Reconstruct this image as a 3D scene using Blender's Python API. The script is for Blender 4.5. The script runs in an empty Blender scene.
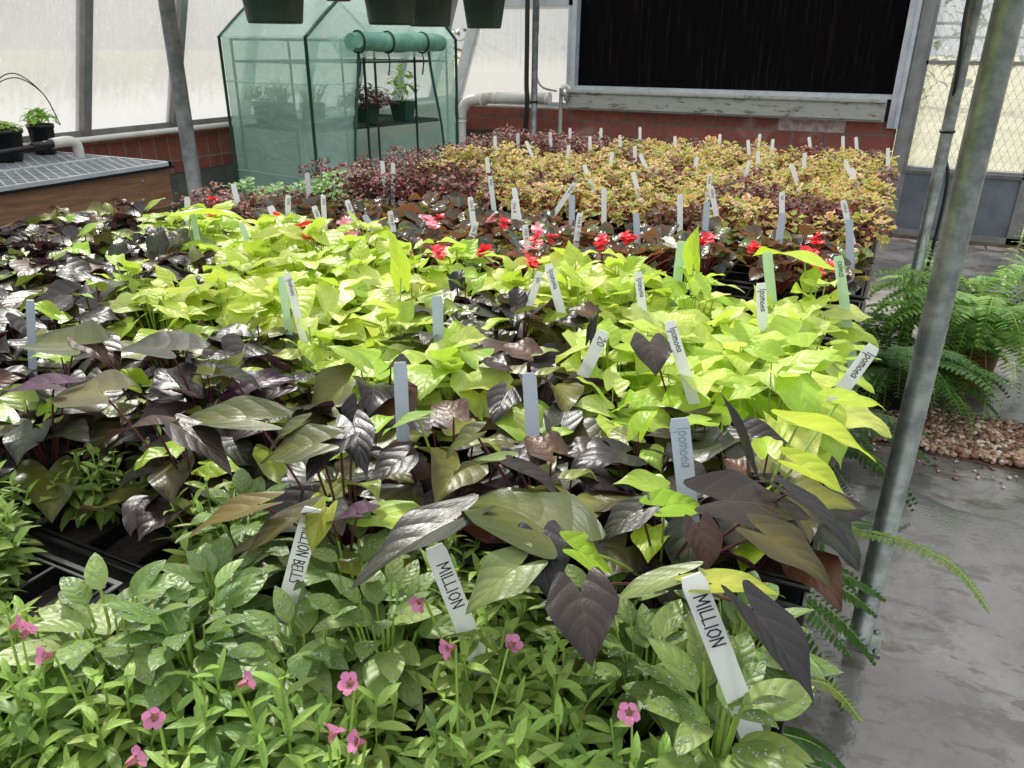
import bpy, math, random
import numpy as np
from mathutils import Vector, Matrix
PI=math.pi
random.seed(11); rng=np.random.default_rng(5)
scn=bpy.context.scene
COL=scn.collection
# ------------------------------------------------------------------ helpers
class MB:
    def __init__(s): s.v=[];s.f=[];s.m=[];s.sm=[]
    def add(s,vs,fs,mi=0,smooth=False):
        b=len(s.v); s.v.extend([tuple(p) for p in vs])
        for f in fs: s.f.append(tuple(b+i for i in f)); s.m.append(mi); s.sm.append(smooth)
    def box(s,x0,x1,y0,y1,z0,z1,mi=0,M=None,bev=0):
        if bev>0:
            b=bev; vs=[];
            for z,i in ((z0,b),(z0+b,0),(z1-b,0),(z1,b)):
                vs+= [(x0+i,y0+i,z),(x1-i,y0+i,z),(x1-i,y1-i,z),(x0+i,y1-i,z)]
            fs=[(3,2,1,0),(12,13,14,15)]
            for k in range(3):
                for j in range(4): a=k*4+j;c=k*4+(j+1)%4; fs.append((a,c,c+4,a+4))
        else:
            vs=[(x0,y0,z0),(x1,y0,z0),(x1,y1,z0),(x0,y1,z0),(x0,y0,z1),(x1,y0,z1),(x1,y1,z1),(x0,y1,z1)]
            fs=[(3,2,1,0),(4,5,6,7),(0,1,5,4),(1,2,6,5),(2,3,7,6),(3,0,4,7)]
        if M is not None: vs=[M@Vector(p) for p in vs]
        s.add(vs,fs,mi)
    def bar(s,a,b,w,h,mi=0,up=(0,0,1)):
        a=Vector(a);b=Vector(b);d=(b-a);L=d.length;d.normalize()
        u=Vector(up)
        if abs(d.dot(u))>.98: u=Vector((0,1,0))
        r=d.cross(u).normalized();u=r.cross(d)
        vs=[]
        for p in (a,b):
            for i,j in ((-1,-1),(1,-1),(1,1),(-1,1)): vs.append(p+r*(w/2*i)+u*(h/2*j))
        s.add(vs,[(0,1,2,3),(7,6,5,4),(0,4,5,1),(1,5,6,2),(2,6,7,3),(3,7,4,0)],mi)
    def tube(s,pts,r,n=10,mi=0,caps=True):
        P=[Vector(p) for p in pts]; rs=r if isinstance(r,(list,tuple)) else [r]*len(P)
        vs=[];fs=[];u=None
        for i,p in enumerate(P):
            d=(P[min(i+1,len(P)-1)]-P[max(i-1,0)])
            if d.length<1e-9: d=Vector((0,0,1))
            d.normalize()
            if u is None:
                u=d.cross(Vector((0,0,1)))
                if u.length<.05: u=d.cross(Vector((1,0,0)))
            u=(u-d*u.dot(d)).normalized(); w=d.cross(u)
            for k in range(n):
                a=2*PI*k/n; vs.append(p+(u*math.cos(a)+w*math.sin(a))*rs[i])
        for i in range(len(P)-1):
            for k in range(n):
                a=i*n+k;b=i*n+(k+1)%n; fs.append((a,b,b+n,a+n))
        s.add(vs,fs,mi,True)
        if caps:
            b=len(s.v)-len(vs)
            s.f.append(tuple(b+k for k in range(n)));s.m.append(mi);s.sm.append(False)
            s.f.append(tuple(b+(len(P)-1)*n+n-1-k for k in range(n)));s.m.append(mi);s.sm.append(False)
    def lathe(s,prof,c=(0,0,0),n=24,mi=0):
        vs=[];fs=[]
        for r,z in prof:
            for k in range(n):
                a=2*PI*k/n; vs.append((c[0]+r*math.cos(a),c[1]+r*math.sin(a),c[2]+z))
        for i in range(len(prof)-1):
            for k in range(n):
                a=i*n+k;b=i*n+(k+1)%n; fs.append((a,b,b+n,a+n))
        s.add(vs,fs,mi,True)
    def build(s,name,mats,parent=None,kind=None,loc=None):
        me=bpy.data.meshes.new(name); me.from_pydata(s.v,[],s.f)
        if not isinstance(mats,(list,tuple)): mats=[mats]
        for m in mats: me.materials.append(m)
        me.polygons.foreach_set('material_index',s.m); me.polygons.foreach_set('use_smooth',s.sm)
        me.update()
        o=bpy.data.objects.new(name,me); COL.objects.link(o)
        if parent: o.parent=parent
        if kind: o['kind']=kind
        if loc: o.location=loc
        return o
def empty(name,loc=(0,0,0),rz=0):
    o=bpy.data.objects.new(name,None); o.empty_display_size=.05; o.location=loc; o.rotation_euler=(0,0,rz); COL.objects.link(o); return o
def tag(o,label,cat,group=None,kind=None):
    o['label']=label;o['category']=cat
    if group:o['group']=group
    if kind:o['kind']=kind
    return o
def spl(pts,n=8):
    P=[Vector(p) for p in pts]; out=[]
    for i in range(len(P)-1):
        p0=P[max(i-1,0)];p1=P[i];p2=P[i+1];p3=P[min(i+2,len(P)-1)]
        for k in range(n):
            t=k/n; out.append(.5*((2*p1)+(p2-p0)*t+(2*p0-5*p1+4*p2-p3)*t*t+(3*p1-p0-3*p2+p3)*t**3))
    out.append(P[-1]); return out
# ------------------------------------------------------------------ materials
def lin(r,g,b):
    f=lambda c:(c/12.92 if c<=.04045 else ((c+.055)/1.055)**2.4)
    return (f(r/255),f(g/255),f(b/255))
class NT:
    def __init__(s,name):
        s.m=bpy.data.materials.new(name); s.m.use_nodes=True; s.t=s.m.node_tree; s.t.nodes.clear()
        s.out=s.n('ShaderNodeOutputMaterial')
    def n(s,typ,**k):
        nd=s.t.nodes.new(typ)
        for a,b in k.items(): setattr(nd,a,b)
        return nd
    def set(s,sock,v):
        if isinstance(v,bpy.types.NodeSocket): s.t.links.new(v,sock)
        elif isinstance(v,(tuple,list)) and len(v)==3 and sock.type=='RGBA': sock.default_value=(*v,1)
        else: sock.default_value=v
    def math(s,op,a,b=0.,c=None,clamp=False):
        nd=s.n('ShaderNodeMath',operation=op,use_clamp=clamp); s.set(nd.inputs[0],a); s.set(nd.inputs[1],b)
        if c is not None: s.set(nd.inputs[2],c)
        return nd.outputs[0]
    def mix(s,f,a,b,mode='MIX'):
        nd=s.n('ShaderNodeMix',data_type='RGBA',blend_type=mode); s.set(nd.inputs[0],f); s.set(nd.inputs[6],a); s.set(nd.inputs[7],b); return nd.outputs[2]
    def ss(s,x,a,b):
        nd=s.n('ShaderNodeMapRange',interpolation_type='SMOOTHSTEP'); s.set(nd.inputs[0],x); s.set(nd.inputs[1],a); s.set(nd.inputs[2],b); return nd.outputs[0]
    def noise(s,scale=5,detail=3,rough=.55,vec=None,dist=0):
        nd=s.n('ShaderNodeTexNoise'); nd.inputs['Scale'].default_value=scale; nd.inputs['Detail'].default_value=detail; nd.inputs['Roughness'].default_value=rough; nd.inputs['Distortion'].default_value=dist
        if vec is not None: s.t.links.new(vec,nd.inputs['Vector'])
        return nd.outputs['Fac']
    def obj(s): return s.n('ShaderNodeTexCoord').outputs['Object']
    def geo(s): return s.n('ShaderNodeNewGeometry')
    def mapping(s,vec,scale=(1,1,1),loc=(0,0,0)):
        nd=s.n('ShaderNodeMapping'); s.t.links.new(vec,nd.inputs[0]); nd.inputs['Scale'].default_value=scale; nd.inputs['Location'].default_value=loc; return nd.outputs[0]
    def bump(s,h,strength=.3,dist=.01):
        nd=s.n('ShaderNodeBump'); nd.inputs['Strength'].default_value=strength; nd.inputs['Distance'].default_value=dist; s.t.links.new(h,nd.inputs['Height']); return nd.outputs[0]
    def pbr(s,col,rough=.5,metal=0,normal=None,spec=.5,coat=0,**k):
        nd=s.n('ShaderNodeBsdfPrincipled'); s.set(nd.inputs['Base Color'],col); s.set(nd.inputs['Roughness'],rough); s.set(nd.inputs['Metallic'],metal)
        s.set(nd.inputs['Specular IOR Level'],spec); nd.inputs['Coat Weight'].default_value=coat
        if normal is not None: s.t.links.new(normal,nd.inputs['Normal'])
        return nd.outputs[0]
    def done(s,sh): s.t.links.new(sh,s.out.inputs[0]); return s.m
    def mixs(s,f,a,b):
        nd=s.n('ShaderNodeMixShader'); s.set(nd.inputs[0],f); s.t.links.new(a,nd.inputs[1]); s.t.links.new(b,nd.inputs[2]); return nd.outputs[0]
def simple(name,c,rough=.5,metal=0,nz=0,nscale=20,c2=None,bump=0,spec=.5,coat=0):
    t=NT(name); col=c; nm=None
    if nz or c2:
        f=t.noise(nscale,4,.6,t.obj()); c2=c2 or tuple(x*.6 for x in c)
        col=t.mix(t.ss(f,.5-.5*(1.2-nz) ,.5+.5*(1.2-nz)) if nz else f,c,c2)
    if bump: nm=t.bump(t.noise(nscale*2,4,.6,t.obj()),bump,.005)
    return t.done(t.pbr(col,rough,metal,nm,spec,coat))
def leafmat(name,rough=.4,trans=.35,veins=6,vk=1.6,vamt=.35,vcol=None,cmask=(.25,.8),under=None,uamt=0,bump=.35,drops=0,spec=.5,tboost=1.5,coat=0,ptex=.3):
    t=NT(name)
    a1=t.n('ShaderNodeAttribute',attribute_name='c_edge').outputs['Color']; a2=t.n('ShaderNodeAttribute',attribute_name='c_mid').outputs['Color']
    uv=t.n('ShaderNodeUVMap').outputs[0]; sp=t.n('ShaderNodeSeparateXYZ'); t.t.links.new(uv,sp.inputs[0]); U,V=sp.outputs[0],sp.outputs[1]
    a=t.math('ABSOLUTE',t.math('MULTIPLY_ADD',U,2.,-1.))
    nz=t.noise(9,3,.6,uv)
    m=t.ss(t.math('ADD',t.math('ADD',a,t.math('MULTIPLY',t.math('SUBTRACT',nz,.5),.5)),t.math('MULTIPLY',V,.15)),cmask[0],cmask[1])
    col=t.mix(m,a2,a1)
    mid=t.math('SUBTRACT',1.,t.ss(a,.0,.07))
    lat=t.math('FRACT',t.math('SUBTRACT',t.math('MULTIPLY',V,float(veins)),t.math('MULTIPLY',a,vk)))
    latd=t.math('ABSOLUTE',t.math('SUBTRACT',lat,.5))
    lv=t.math('SUBTRACT',1.,t.ss(latd,.0,.10))
    lv=t.math('MULTIPLY',lv,t.math('SUBTRACT',1.,t.ss(a,.55,1.)))
    vein=t.math('MAXIMUM',mid,t.math('MULTIPLY',lv,.75))
    vc=vcol if vcol else t.mix(.5,col,(.55,.6,.35))
    col=t.mix(t.math('MULTIPLY',vein,vamt),col,vc)
    oi=t.n('ShaderNodeObjectInfo').outputs['Random']
    hsv=t.n('ShaderNodeHueSaturation'); t.t.links.new(col,hsv.inputs['Color'])
    t.t.links.new(t.math('MULTIPLY_ADD',oi,.016,.492),hsv.inputs['Hue']); t.t.links.new(t.math('MULTIPLY_ADD',t.noise(3,2,.5,uv),.5,.75),hsv.inputs['Value'])
    col=hsv.outputs[0]
    if under: col=t.mix(t.math('MULTIPLY',t.geo().outputs['Backfacing'],uamt),col,under)
    h=t.math('SUBTRACT',t.math('MULTIPLY',t.math('SINE',t.math('MULTIPLY',latd,PI)),.7),t.math('MULTIPLY',mid,.5)); h=t.math('ADD',h,t.math('MULTIPLY',t.noise(14,3,.6,uv),ptex))
    nm=t.bump(h,bump,.004); r=rough
    if drops:
        vo=t.n('ShaderNodeTexVoronoi'); vo.inputs['Scale'].default_value=drops; t.t.links.new(t.mapping(uv,(1,2.2,1)),vo.inputs['Vector'])
        rd=t.n('ShaderNodeSeparateColor'); t.t.links.new(vo.outputs['Color'],rd.inputs[0])
        sz=t.math('MULTIPLY',t.ss(rd.outputs[0],.45,1.),.33)
        dm=t.math('MAXIMUM',t.math('SUBTRACT',sz,vo.outputs['Distance']),0.)
        b2=t.n('ShaderNodeBump'); b2.inputs['Strength'].default_value=1.; b2.inputs['Distance'].default_value=.006; t.t.links.new(t.math('POWER',dm,.5),b2.inputs['Height']); t.t.links.new(nm,b2.inputs['Normal']); nm=b2.outputs[0]
        mk=t.math('GREATER_THAN',dm,.001); r=t.math('MULTIPLY_ADD',mk,-(rough-.05),rough)
        col=t.mix(t.math('MULTIPLY',mk,.22),col,(.6,.7,.5))
    p=t.pbr(col,r,0,nm,spec,coat)
    tr=t.n('ShaderNodeBsdfTranslucent'); t.t.links.new(nm,tr.inputs['Normal'])
    g=t.n('ShaderNodeGamma'); t.t.links.new(col,g.inputs[0]); g.inputs[1].default_value=.9
    t.t.links.new(t.mix(1.,g.outputs[0],(tboost,tboost,tboost*.8),'MULTIPLY'),tr.inputs[0])
    return t.done(t.mixs(trans,p,tr.outputs[0]))
def sheet(name,tint,transp,rough=.5,streak=0,cond=0,dcol=(.8,.8,.8)):
    t=NT(name)
    tr=t.n('ShaderNodeBsdfTransparent'); t.set(tr.inputs[0],tint)
    tl=t.n('ShaderNodeBsdfTranslucent'); df=t.pbr(dcol,rough,0,None,.5)
    t.set(tl.inputs[0],dcol)
    if cond:
        sx=t.n('ShaderNodeSeparateXYZ'); t.t.links.new(t.n('ShaderNodeTexCoord').outputs['Object'],sx.inputs[0])
        zz=t.math('ADD',sx.outputs[2],t.math('MULTIPLY',t.noise(1,3,.7,t.mapping(t.obj(),(34,34,3))),-.30)); zz=t.math('ADD',zz,t.math('MULTIPLY',t.noise(28,3,.7,t.obj()),-.12))
        k=t.math('SUBTRACT',1.,t.ss(zz,cond-.24,cond-.02)); sp_=t.ss(t.noise(60,2,.5,t.obj()),.66,.72)
        dirt=t.ss(t.noise(2.2,4,.65,t.mapping(t.obj(),(1,1,.6))),.42,.66); v=t.noise(1,3,.6,t.mapping(t.obj(),(60,60,1.)))
        cc=t.mix(t.math('MULTIPLY',dirt,.28),dcol,tuple(x*.62 for x in dcol)); cc=t.mix(t.math('MULTIPLY',t.ss(v,.3,.7),.22),cc,tuple(x*.6 for x in dcol))
        cc=t.mix(t.math('MAXIMUM',t.math('MULTIPLY',k,.75),t.math('MULTIPLY',sp_,.8)),cc,(.66,.67,.68)); t.set(tl.inputs[0],cc); df=t.pbr(cc,rough,0,None,.5)
    s1=t.mixs(.3,tl.outputs[0],df)
    f=transp
    if streak:
        v=t.mapping(t.obj(),(70,70,1.2)); n1=t.noise(1,3,.6,v)
        n2=t.noise(3.,4,.6,t.obj())
        f=t.math('ADD',transp,t.math('MULTIPLY',t.math('ADD',t.math('SUBTRACT',n1,.5),t.math('MULTIPLY',t.math('SUBTRACT',n2,.5),.7)),streak),clamp=True)
        # specks of dirt and condensation
        vo=t.noise(55,2,.5,t.obj()); f=t.math('MULTIPLY',f,t.math('SUBTRACT',1.,t.ss(vo,.68,.72)),clamp=True)
        if cond:
            sx=t.n('ShaderNodeSeparateXYZ'); t.t.links.new(t.n('ShaderNodeTexCoord').outputs['Object'],sx.inputs[0])
            zz=t.math('ADD',sx.outputs[2],t.math('MULTIPLY',t.noise(1,2,.6,t.mapping(t.obj(),(30,30,1.5))),-.35))
            f=t.math('MULTIPLY',f,t.ss(zz,cond-.22,cond+.05),clamp=True)
    return t.done(t.mixs(f,s1,tr.outputs[0]))
M={}
M['galv']=simple('galvanised',lin(150,152,150),.42,.55,.9,14,lin(112,118,116),.15)
M['galvdk']=simple('galvanised_dull',lin(150,156,148),.38,.75,.9,18,lin(112,120,114),.1)
M['alu']=simple('aluminium_frame',lin(150,150,146),.5,.3,.6,9,lin(120,120,116))
M['aluw']=simple('white_frame',lin(205,210,212),.45,.1,.5,9,lin(170,176,178))
M['pvc']=simple('white_pvc',lin(226,224,214),.35,0,.5,6,lin(205,202,190))
M['black']=simple('black_plastic',lin(22,23,24),.3,0,0,20,None,0,.5)
M['blackm']=simple('black_cable',lin(18,18,18),.5)
M['soil']=simple('potting_soil',lin(30,25,20),.9,0,.8,90,lin(58,46,36),.8)
M['potg']=simple('dark_green_plastic',lin(48,70,58),.42,0,.4,8,lin(38,56,46))
M['potg2']=simple('mid_green_plastic',lin(32,72,58),.4)
M['potb']=simple('black_pot_plastic',lin(24,26,28),.35)
M['terr']=simple('brown_pot_plastic',lin(110,60,42),.5)
M['wood']=None
def woodm():
    t=NT('stained_wood'); v=t.mapping(t.obj(),(14,1.1,14)); n=t.noise(2,5,.6,v,1.5); w=t.noise(9,3,.5,v)
    c=t.mix(t.ss(n,.35,.68),lin(150,112,80),lin(104,72,50)); c=t.mix(t.math('MULTIPLY',w,.35),c,lin(172,132,98))
    return t.done(t.pbr(c,.55,0,t.bump(n,.2,.003)))
M['wood']=woodm(); M['liner']=simple('black_liner',lin(14,14,15),.95)
def brickm(name,rotz,bw,bh,c1,c2,mortar,msize=.012,off=.5):
    t=NT(name); g=t.geo(); sp=t.n('ShaderNodeSeparateXYZ'); t.t.links.new(g.outputs['Position'],sp.inputs[0])
    cb=t.n('ShaderNodeCombineXYZ'); t.t.links.new(sp.outputs[1] if rotz else sp.outputs[0],cb.inputs[0]); t.t.links.new(sp.outputs[2],cb.inputs[1])
    b=t.n('ShaderNodeTexBrick'); b.offset=off; t.t.links.new(cb.outputs[0],b.inputs['Vector']); b.inputs['Scale'].default_value=1; b.inputs['Brick Width'].default_value=bw; b.inputs['Row Height'].default_value=bh
    b.inputs['Mortar Size'].default_value=msize; b.inputs['Mortar Smooth'].default_value=.3
    t.set(b.inputs['Color1'],c1); t.set(b.inputs['Color2'],c2); t.set(b.inputs['Mortar'],mortar)
    n=t.noise(25,4,.6,g.outputs['Position']); c=t.mix(t.math('MULTIPLY',n,.6),b.outputs['Color'],lin(60,34,30))
    n2=t.noise(2.2,3,.6,g.outputs['Position']); c=t.mix(t.math('MULTIPLY',t.ss(n2,.62,.72),.35),c,lin(190,170,165))
    hh=t.math('SUBTRACT',t.math('MULTIPLY',n,.3),b.outputs['Fac'])
    return t.done(t.pbr(c,.75,0,t.bump(hh,.5,.008)))
M['brick']=brickm('red_brick_back',False,.28,.14,lin(182,104,86),lin(156,88,74),lin(136,114,104))
M['brickL']=brickm('red_brick_side',True,.11,.2,lin(170,94,74),lin(138,72,58),lin(148,130,118),.008,0)
M['brickw']=simple('efflorescent_brick',lin(160,132,124),.8,0,.9,18,lin(198,182,178),.4)
M['block']=simple('concrete_block',lin(104,104,98),.85,0,.7,10,lin(76,76,72),.4)
def floorm():
    t=NT('wet_concrete'); p=t.geo().outputs['Position']
    n=t.noise(3.2,5,.62,p); n2=t.noise(38,4,.65,p); n3=t.noise(160,3,.6,p); n4=t.noise(1.5,3,.5,t.mapping(p,(1,1,1),(3,1,0)),.6)
    c=t.mix(t.ss(n,.35,.68),lin(160,157,152),lin(124,121,117)); c=t.mix(t.math('MULTIPLY',n2,.5),c,lin(88,84,80)); c=t.mix(t.math('MULTIPLY',t.ss(n3,.62,.75),.4),c,lin(70,66,60))
    wet=t.ss(n4,.40,.54)
    st=t.ss(t.noise(5,4,.7,t.mapping(p,(1,2.2,1))),.53,.6)
    c=t.mix(t.math('MULTIPLY',st,.8),c,lin(92,80,66)); n5=t.noise(7,5,.7,p,.8); c=t.mix(t.math('MULTIPLY',t.ss(n5,.5,.62),.5),c,lin(84,82,78))
    c=t.mix(t.math('MULTIPLY',wet,.5),c,lin(70,70,68))
    r=t.math('ADD',t.math('MULTIPLY',t.math('SUBTRACT',1.,wet),.35),t.math('MULTIPLY_ADD',n2,.14,.02))
    h=t.math('ADD',t.math('MULTIPLY',n2,.6),t.math('MULTIPLY',n,.6)); h=t.math('MULTIPLY',h,t.math('SUBTRACT',1.15,wet))
    return t.done(t.pbr(c,r,0,t.bump(t.math('ADD',h,t.math('MULTIPLY',t.noise(45,2,.5,t.mapping(p,(1,1.6,1)),1.),.10)),.55,.007),.9))
M['floor']=floorm()
M['pane']=sheet('cloudy_polycarbonate',(.93,.95,.97),.16,.25,.3,1.15,(.50,.50,.51))
M['paneb']=sheet('cloudy_polycarbonate_back',(.93,.95,.97),.14,.25,.3,1.30,(.55,.57,.6))
M['glass']=sheet('dusty_clear_pane',(.92,.94,.95),.72,.2,.25,0,(.8,.82,.84))
M['panel']=simple('grey_metal_panel',lin(120,128,132),.4,.25,.8,4,lin(98,106,112))
M['pad']=None
def padm():
    t=NT('black_cooling_pad'); p=t.geo().outputs['Position']; n=t.noise(1,3,.6,t.mapping(p,(45,1,2))); k=t.noise(60,2,.5,p)
    c=t.mix(t.ss(n,.5,.75),(.0015,.0015,.0018),(.012,.008,.009))
    return t.done(t.pbr(c,.9,0,t.bump(k,.4,.01),.1))
M['pad']=padm()
def gutm():
    t=NT('stained_gutter'); p=t.geo().outputs['Position']; n=t.noise(4,5,.7,t.mapping(p,(1.5,1,6))); n2=t.noise(30,3,.6,p)
    c=t.mix(t.ss(n,.52,.66),lin(168,168,158),lin(98,98,84)); c=t.mix(t.math('MULTIPLY',t.ss(n2,.6,.75),.5),c,lin(60,60,50))
    return t.done(t.pbr(c,.55,.1))
M['gutter']=gutm()
def tagm(name,c):
    t=NT(name); tl=t.n('ShaderNodeBsdfTranslucent'); t.set(tl.inputs[0],c); return t.done(t.mixs(.35,t.pbr(c,.35),tl.outputs[0]))
M['tag']=tagm('white_plastic_tag',lin(244,246,244))
M['tagg']=tagm('shade_tinted_tag',lin(206,214,224))  # white tag with its shaded side put into the colour as bluish grey
M['taggr']=tagm('pale_green_tag',lin(214,236,206))
M['ink']=simple('marker_ink',lin(22,24,40),.6)
M['inkf']=simple('faded_ink',lin(150,160,170),.6)
def tentm(name,transp,c):
    t=NT(name); tr=t.n('ShaderNodeBsdfTransparent'); t.set(tr.inputs[0],tuple(min(1,x*1.25+.25) for x in c)); tl=t.n('ShaderNodeBsdfTranslucent'); t.set(tl.inputs[0],c)
    p=t.obj(); n=t.noise(4,4,.6,t.mapping(p,(1,1,2.)),1.2); 
    w=t.ss(t.noise(3,3,.6,t.mapping(p,(1.2,1,2.4)),2.2),.60,.66)
    cc=t.mix(t.math('MULTIPLY',w,.35),c,(.75,.9,.85)); t.set(tl.inputs[0],cc)
    b=t.bump(n,.7,.03); d=t.pbr(cc,.32,0,b,.6)
    s=t.mixs(.5,tl.outputs[0],d); return t.done(t.mixs(t.math('MULTIPLY_ADD',n,-.35,transp+.15),s,tr.outputs[0]))
M['tent']=tentm('green_mesh_fabric',.45,lin(202,240,224))
M['tentroof']=tentm('green_mesh_fabric_roof',.36,lin(220,246,236))
M['tentedge']=simple('green_piping',lin(34,84,66),.5)
M['tentpole']=simple('dark_green_pole',lin(28,52,44),.4)
# leaf materials
M['lime']=leafmat('lime_leaf',.36,.40,5,1.8,.25,None,(.1,.9),None,0,.3,0,.5,1.25,0,.8)
M['dark']=leafmat('purple_leaf',.36,.16,5,1.9,.16,(.12,.10,.08),(.1,.9),(.065,.018,.05),.45,.2,0,.4,1.5,.0,.8)
M['coleus']=leafmat('coleus_leaf',.42,.3,7,1.5,.15,None,(.3,.75),None,0,.7,0,.5,1.3,0,.6)
M['beg']=leafmat('begonia_leaf',.28,.35,4,1.2,.12,None,(.5,1.),(.25,.06,.03),.3,.25,0,.6,1.5,.2)
M['cal']=leafmat('calibrachoa_leaf',.42,.32,3,1.2,.25,None,(.1,.9),None,0,.2,0,.45,1.4)
M['pet']=leafmat('petunia_leaf',.42,.25,5,1.3,.3,None,(.1,.9),None,0,.2,0,.5,1.35)
M['drop']=simple('water_drop',(.75,.82,.78),.04,0,0,20,None,0,1.)
M['drop'].node_tree.nodes['Principled BSDF'].inputs['Transmission Weight'].default_value=.75
M['fern']=leafmat('fern_leaf',.4,.3,9,1.,.1,None,(.1,.9),None,0,.1,0,.45,1.4)
M['stemg']=simple('green_stem',lin(150,180,80),.45)
M['stemp']=simple('purple_stem',lin(96,44,54),.4)
M['stemr']=simple('red_brown_stem',lin(130,60,46),.4)
def petal(name,c,c2):
    t=NT(name); uv=t.n('ShaderNodeUVMap').outputs[0]; a2=t.n('ShaderNodeAttribute',attribute_name='c_edge').outputs['Color']
    p=t.pbr(a2,.45,0,None,.4); tr=t.n('ShaderNodeBsdfTranslucent'); t.t.links.new(a2,tr.inputs[0]); return t.done(t.mixs(.35,p,tr.outputs[0]))
M['petal']=petal('petal',None,None)
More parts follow.
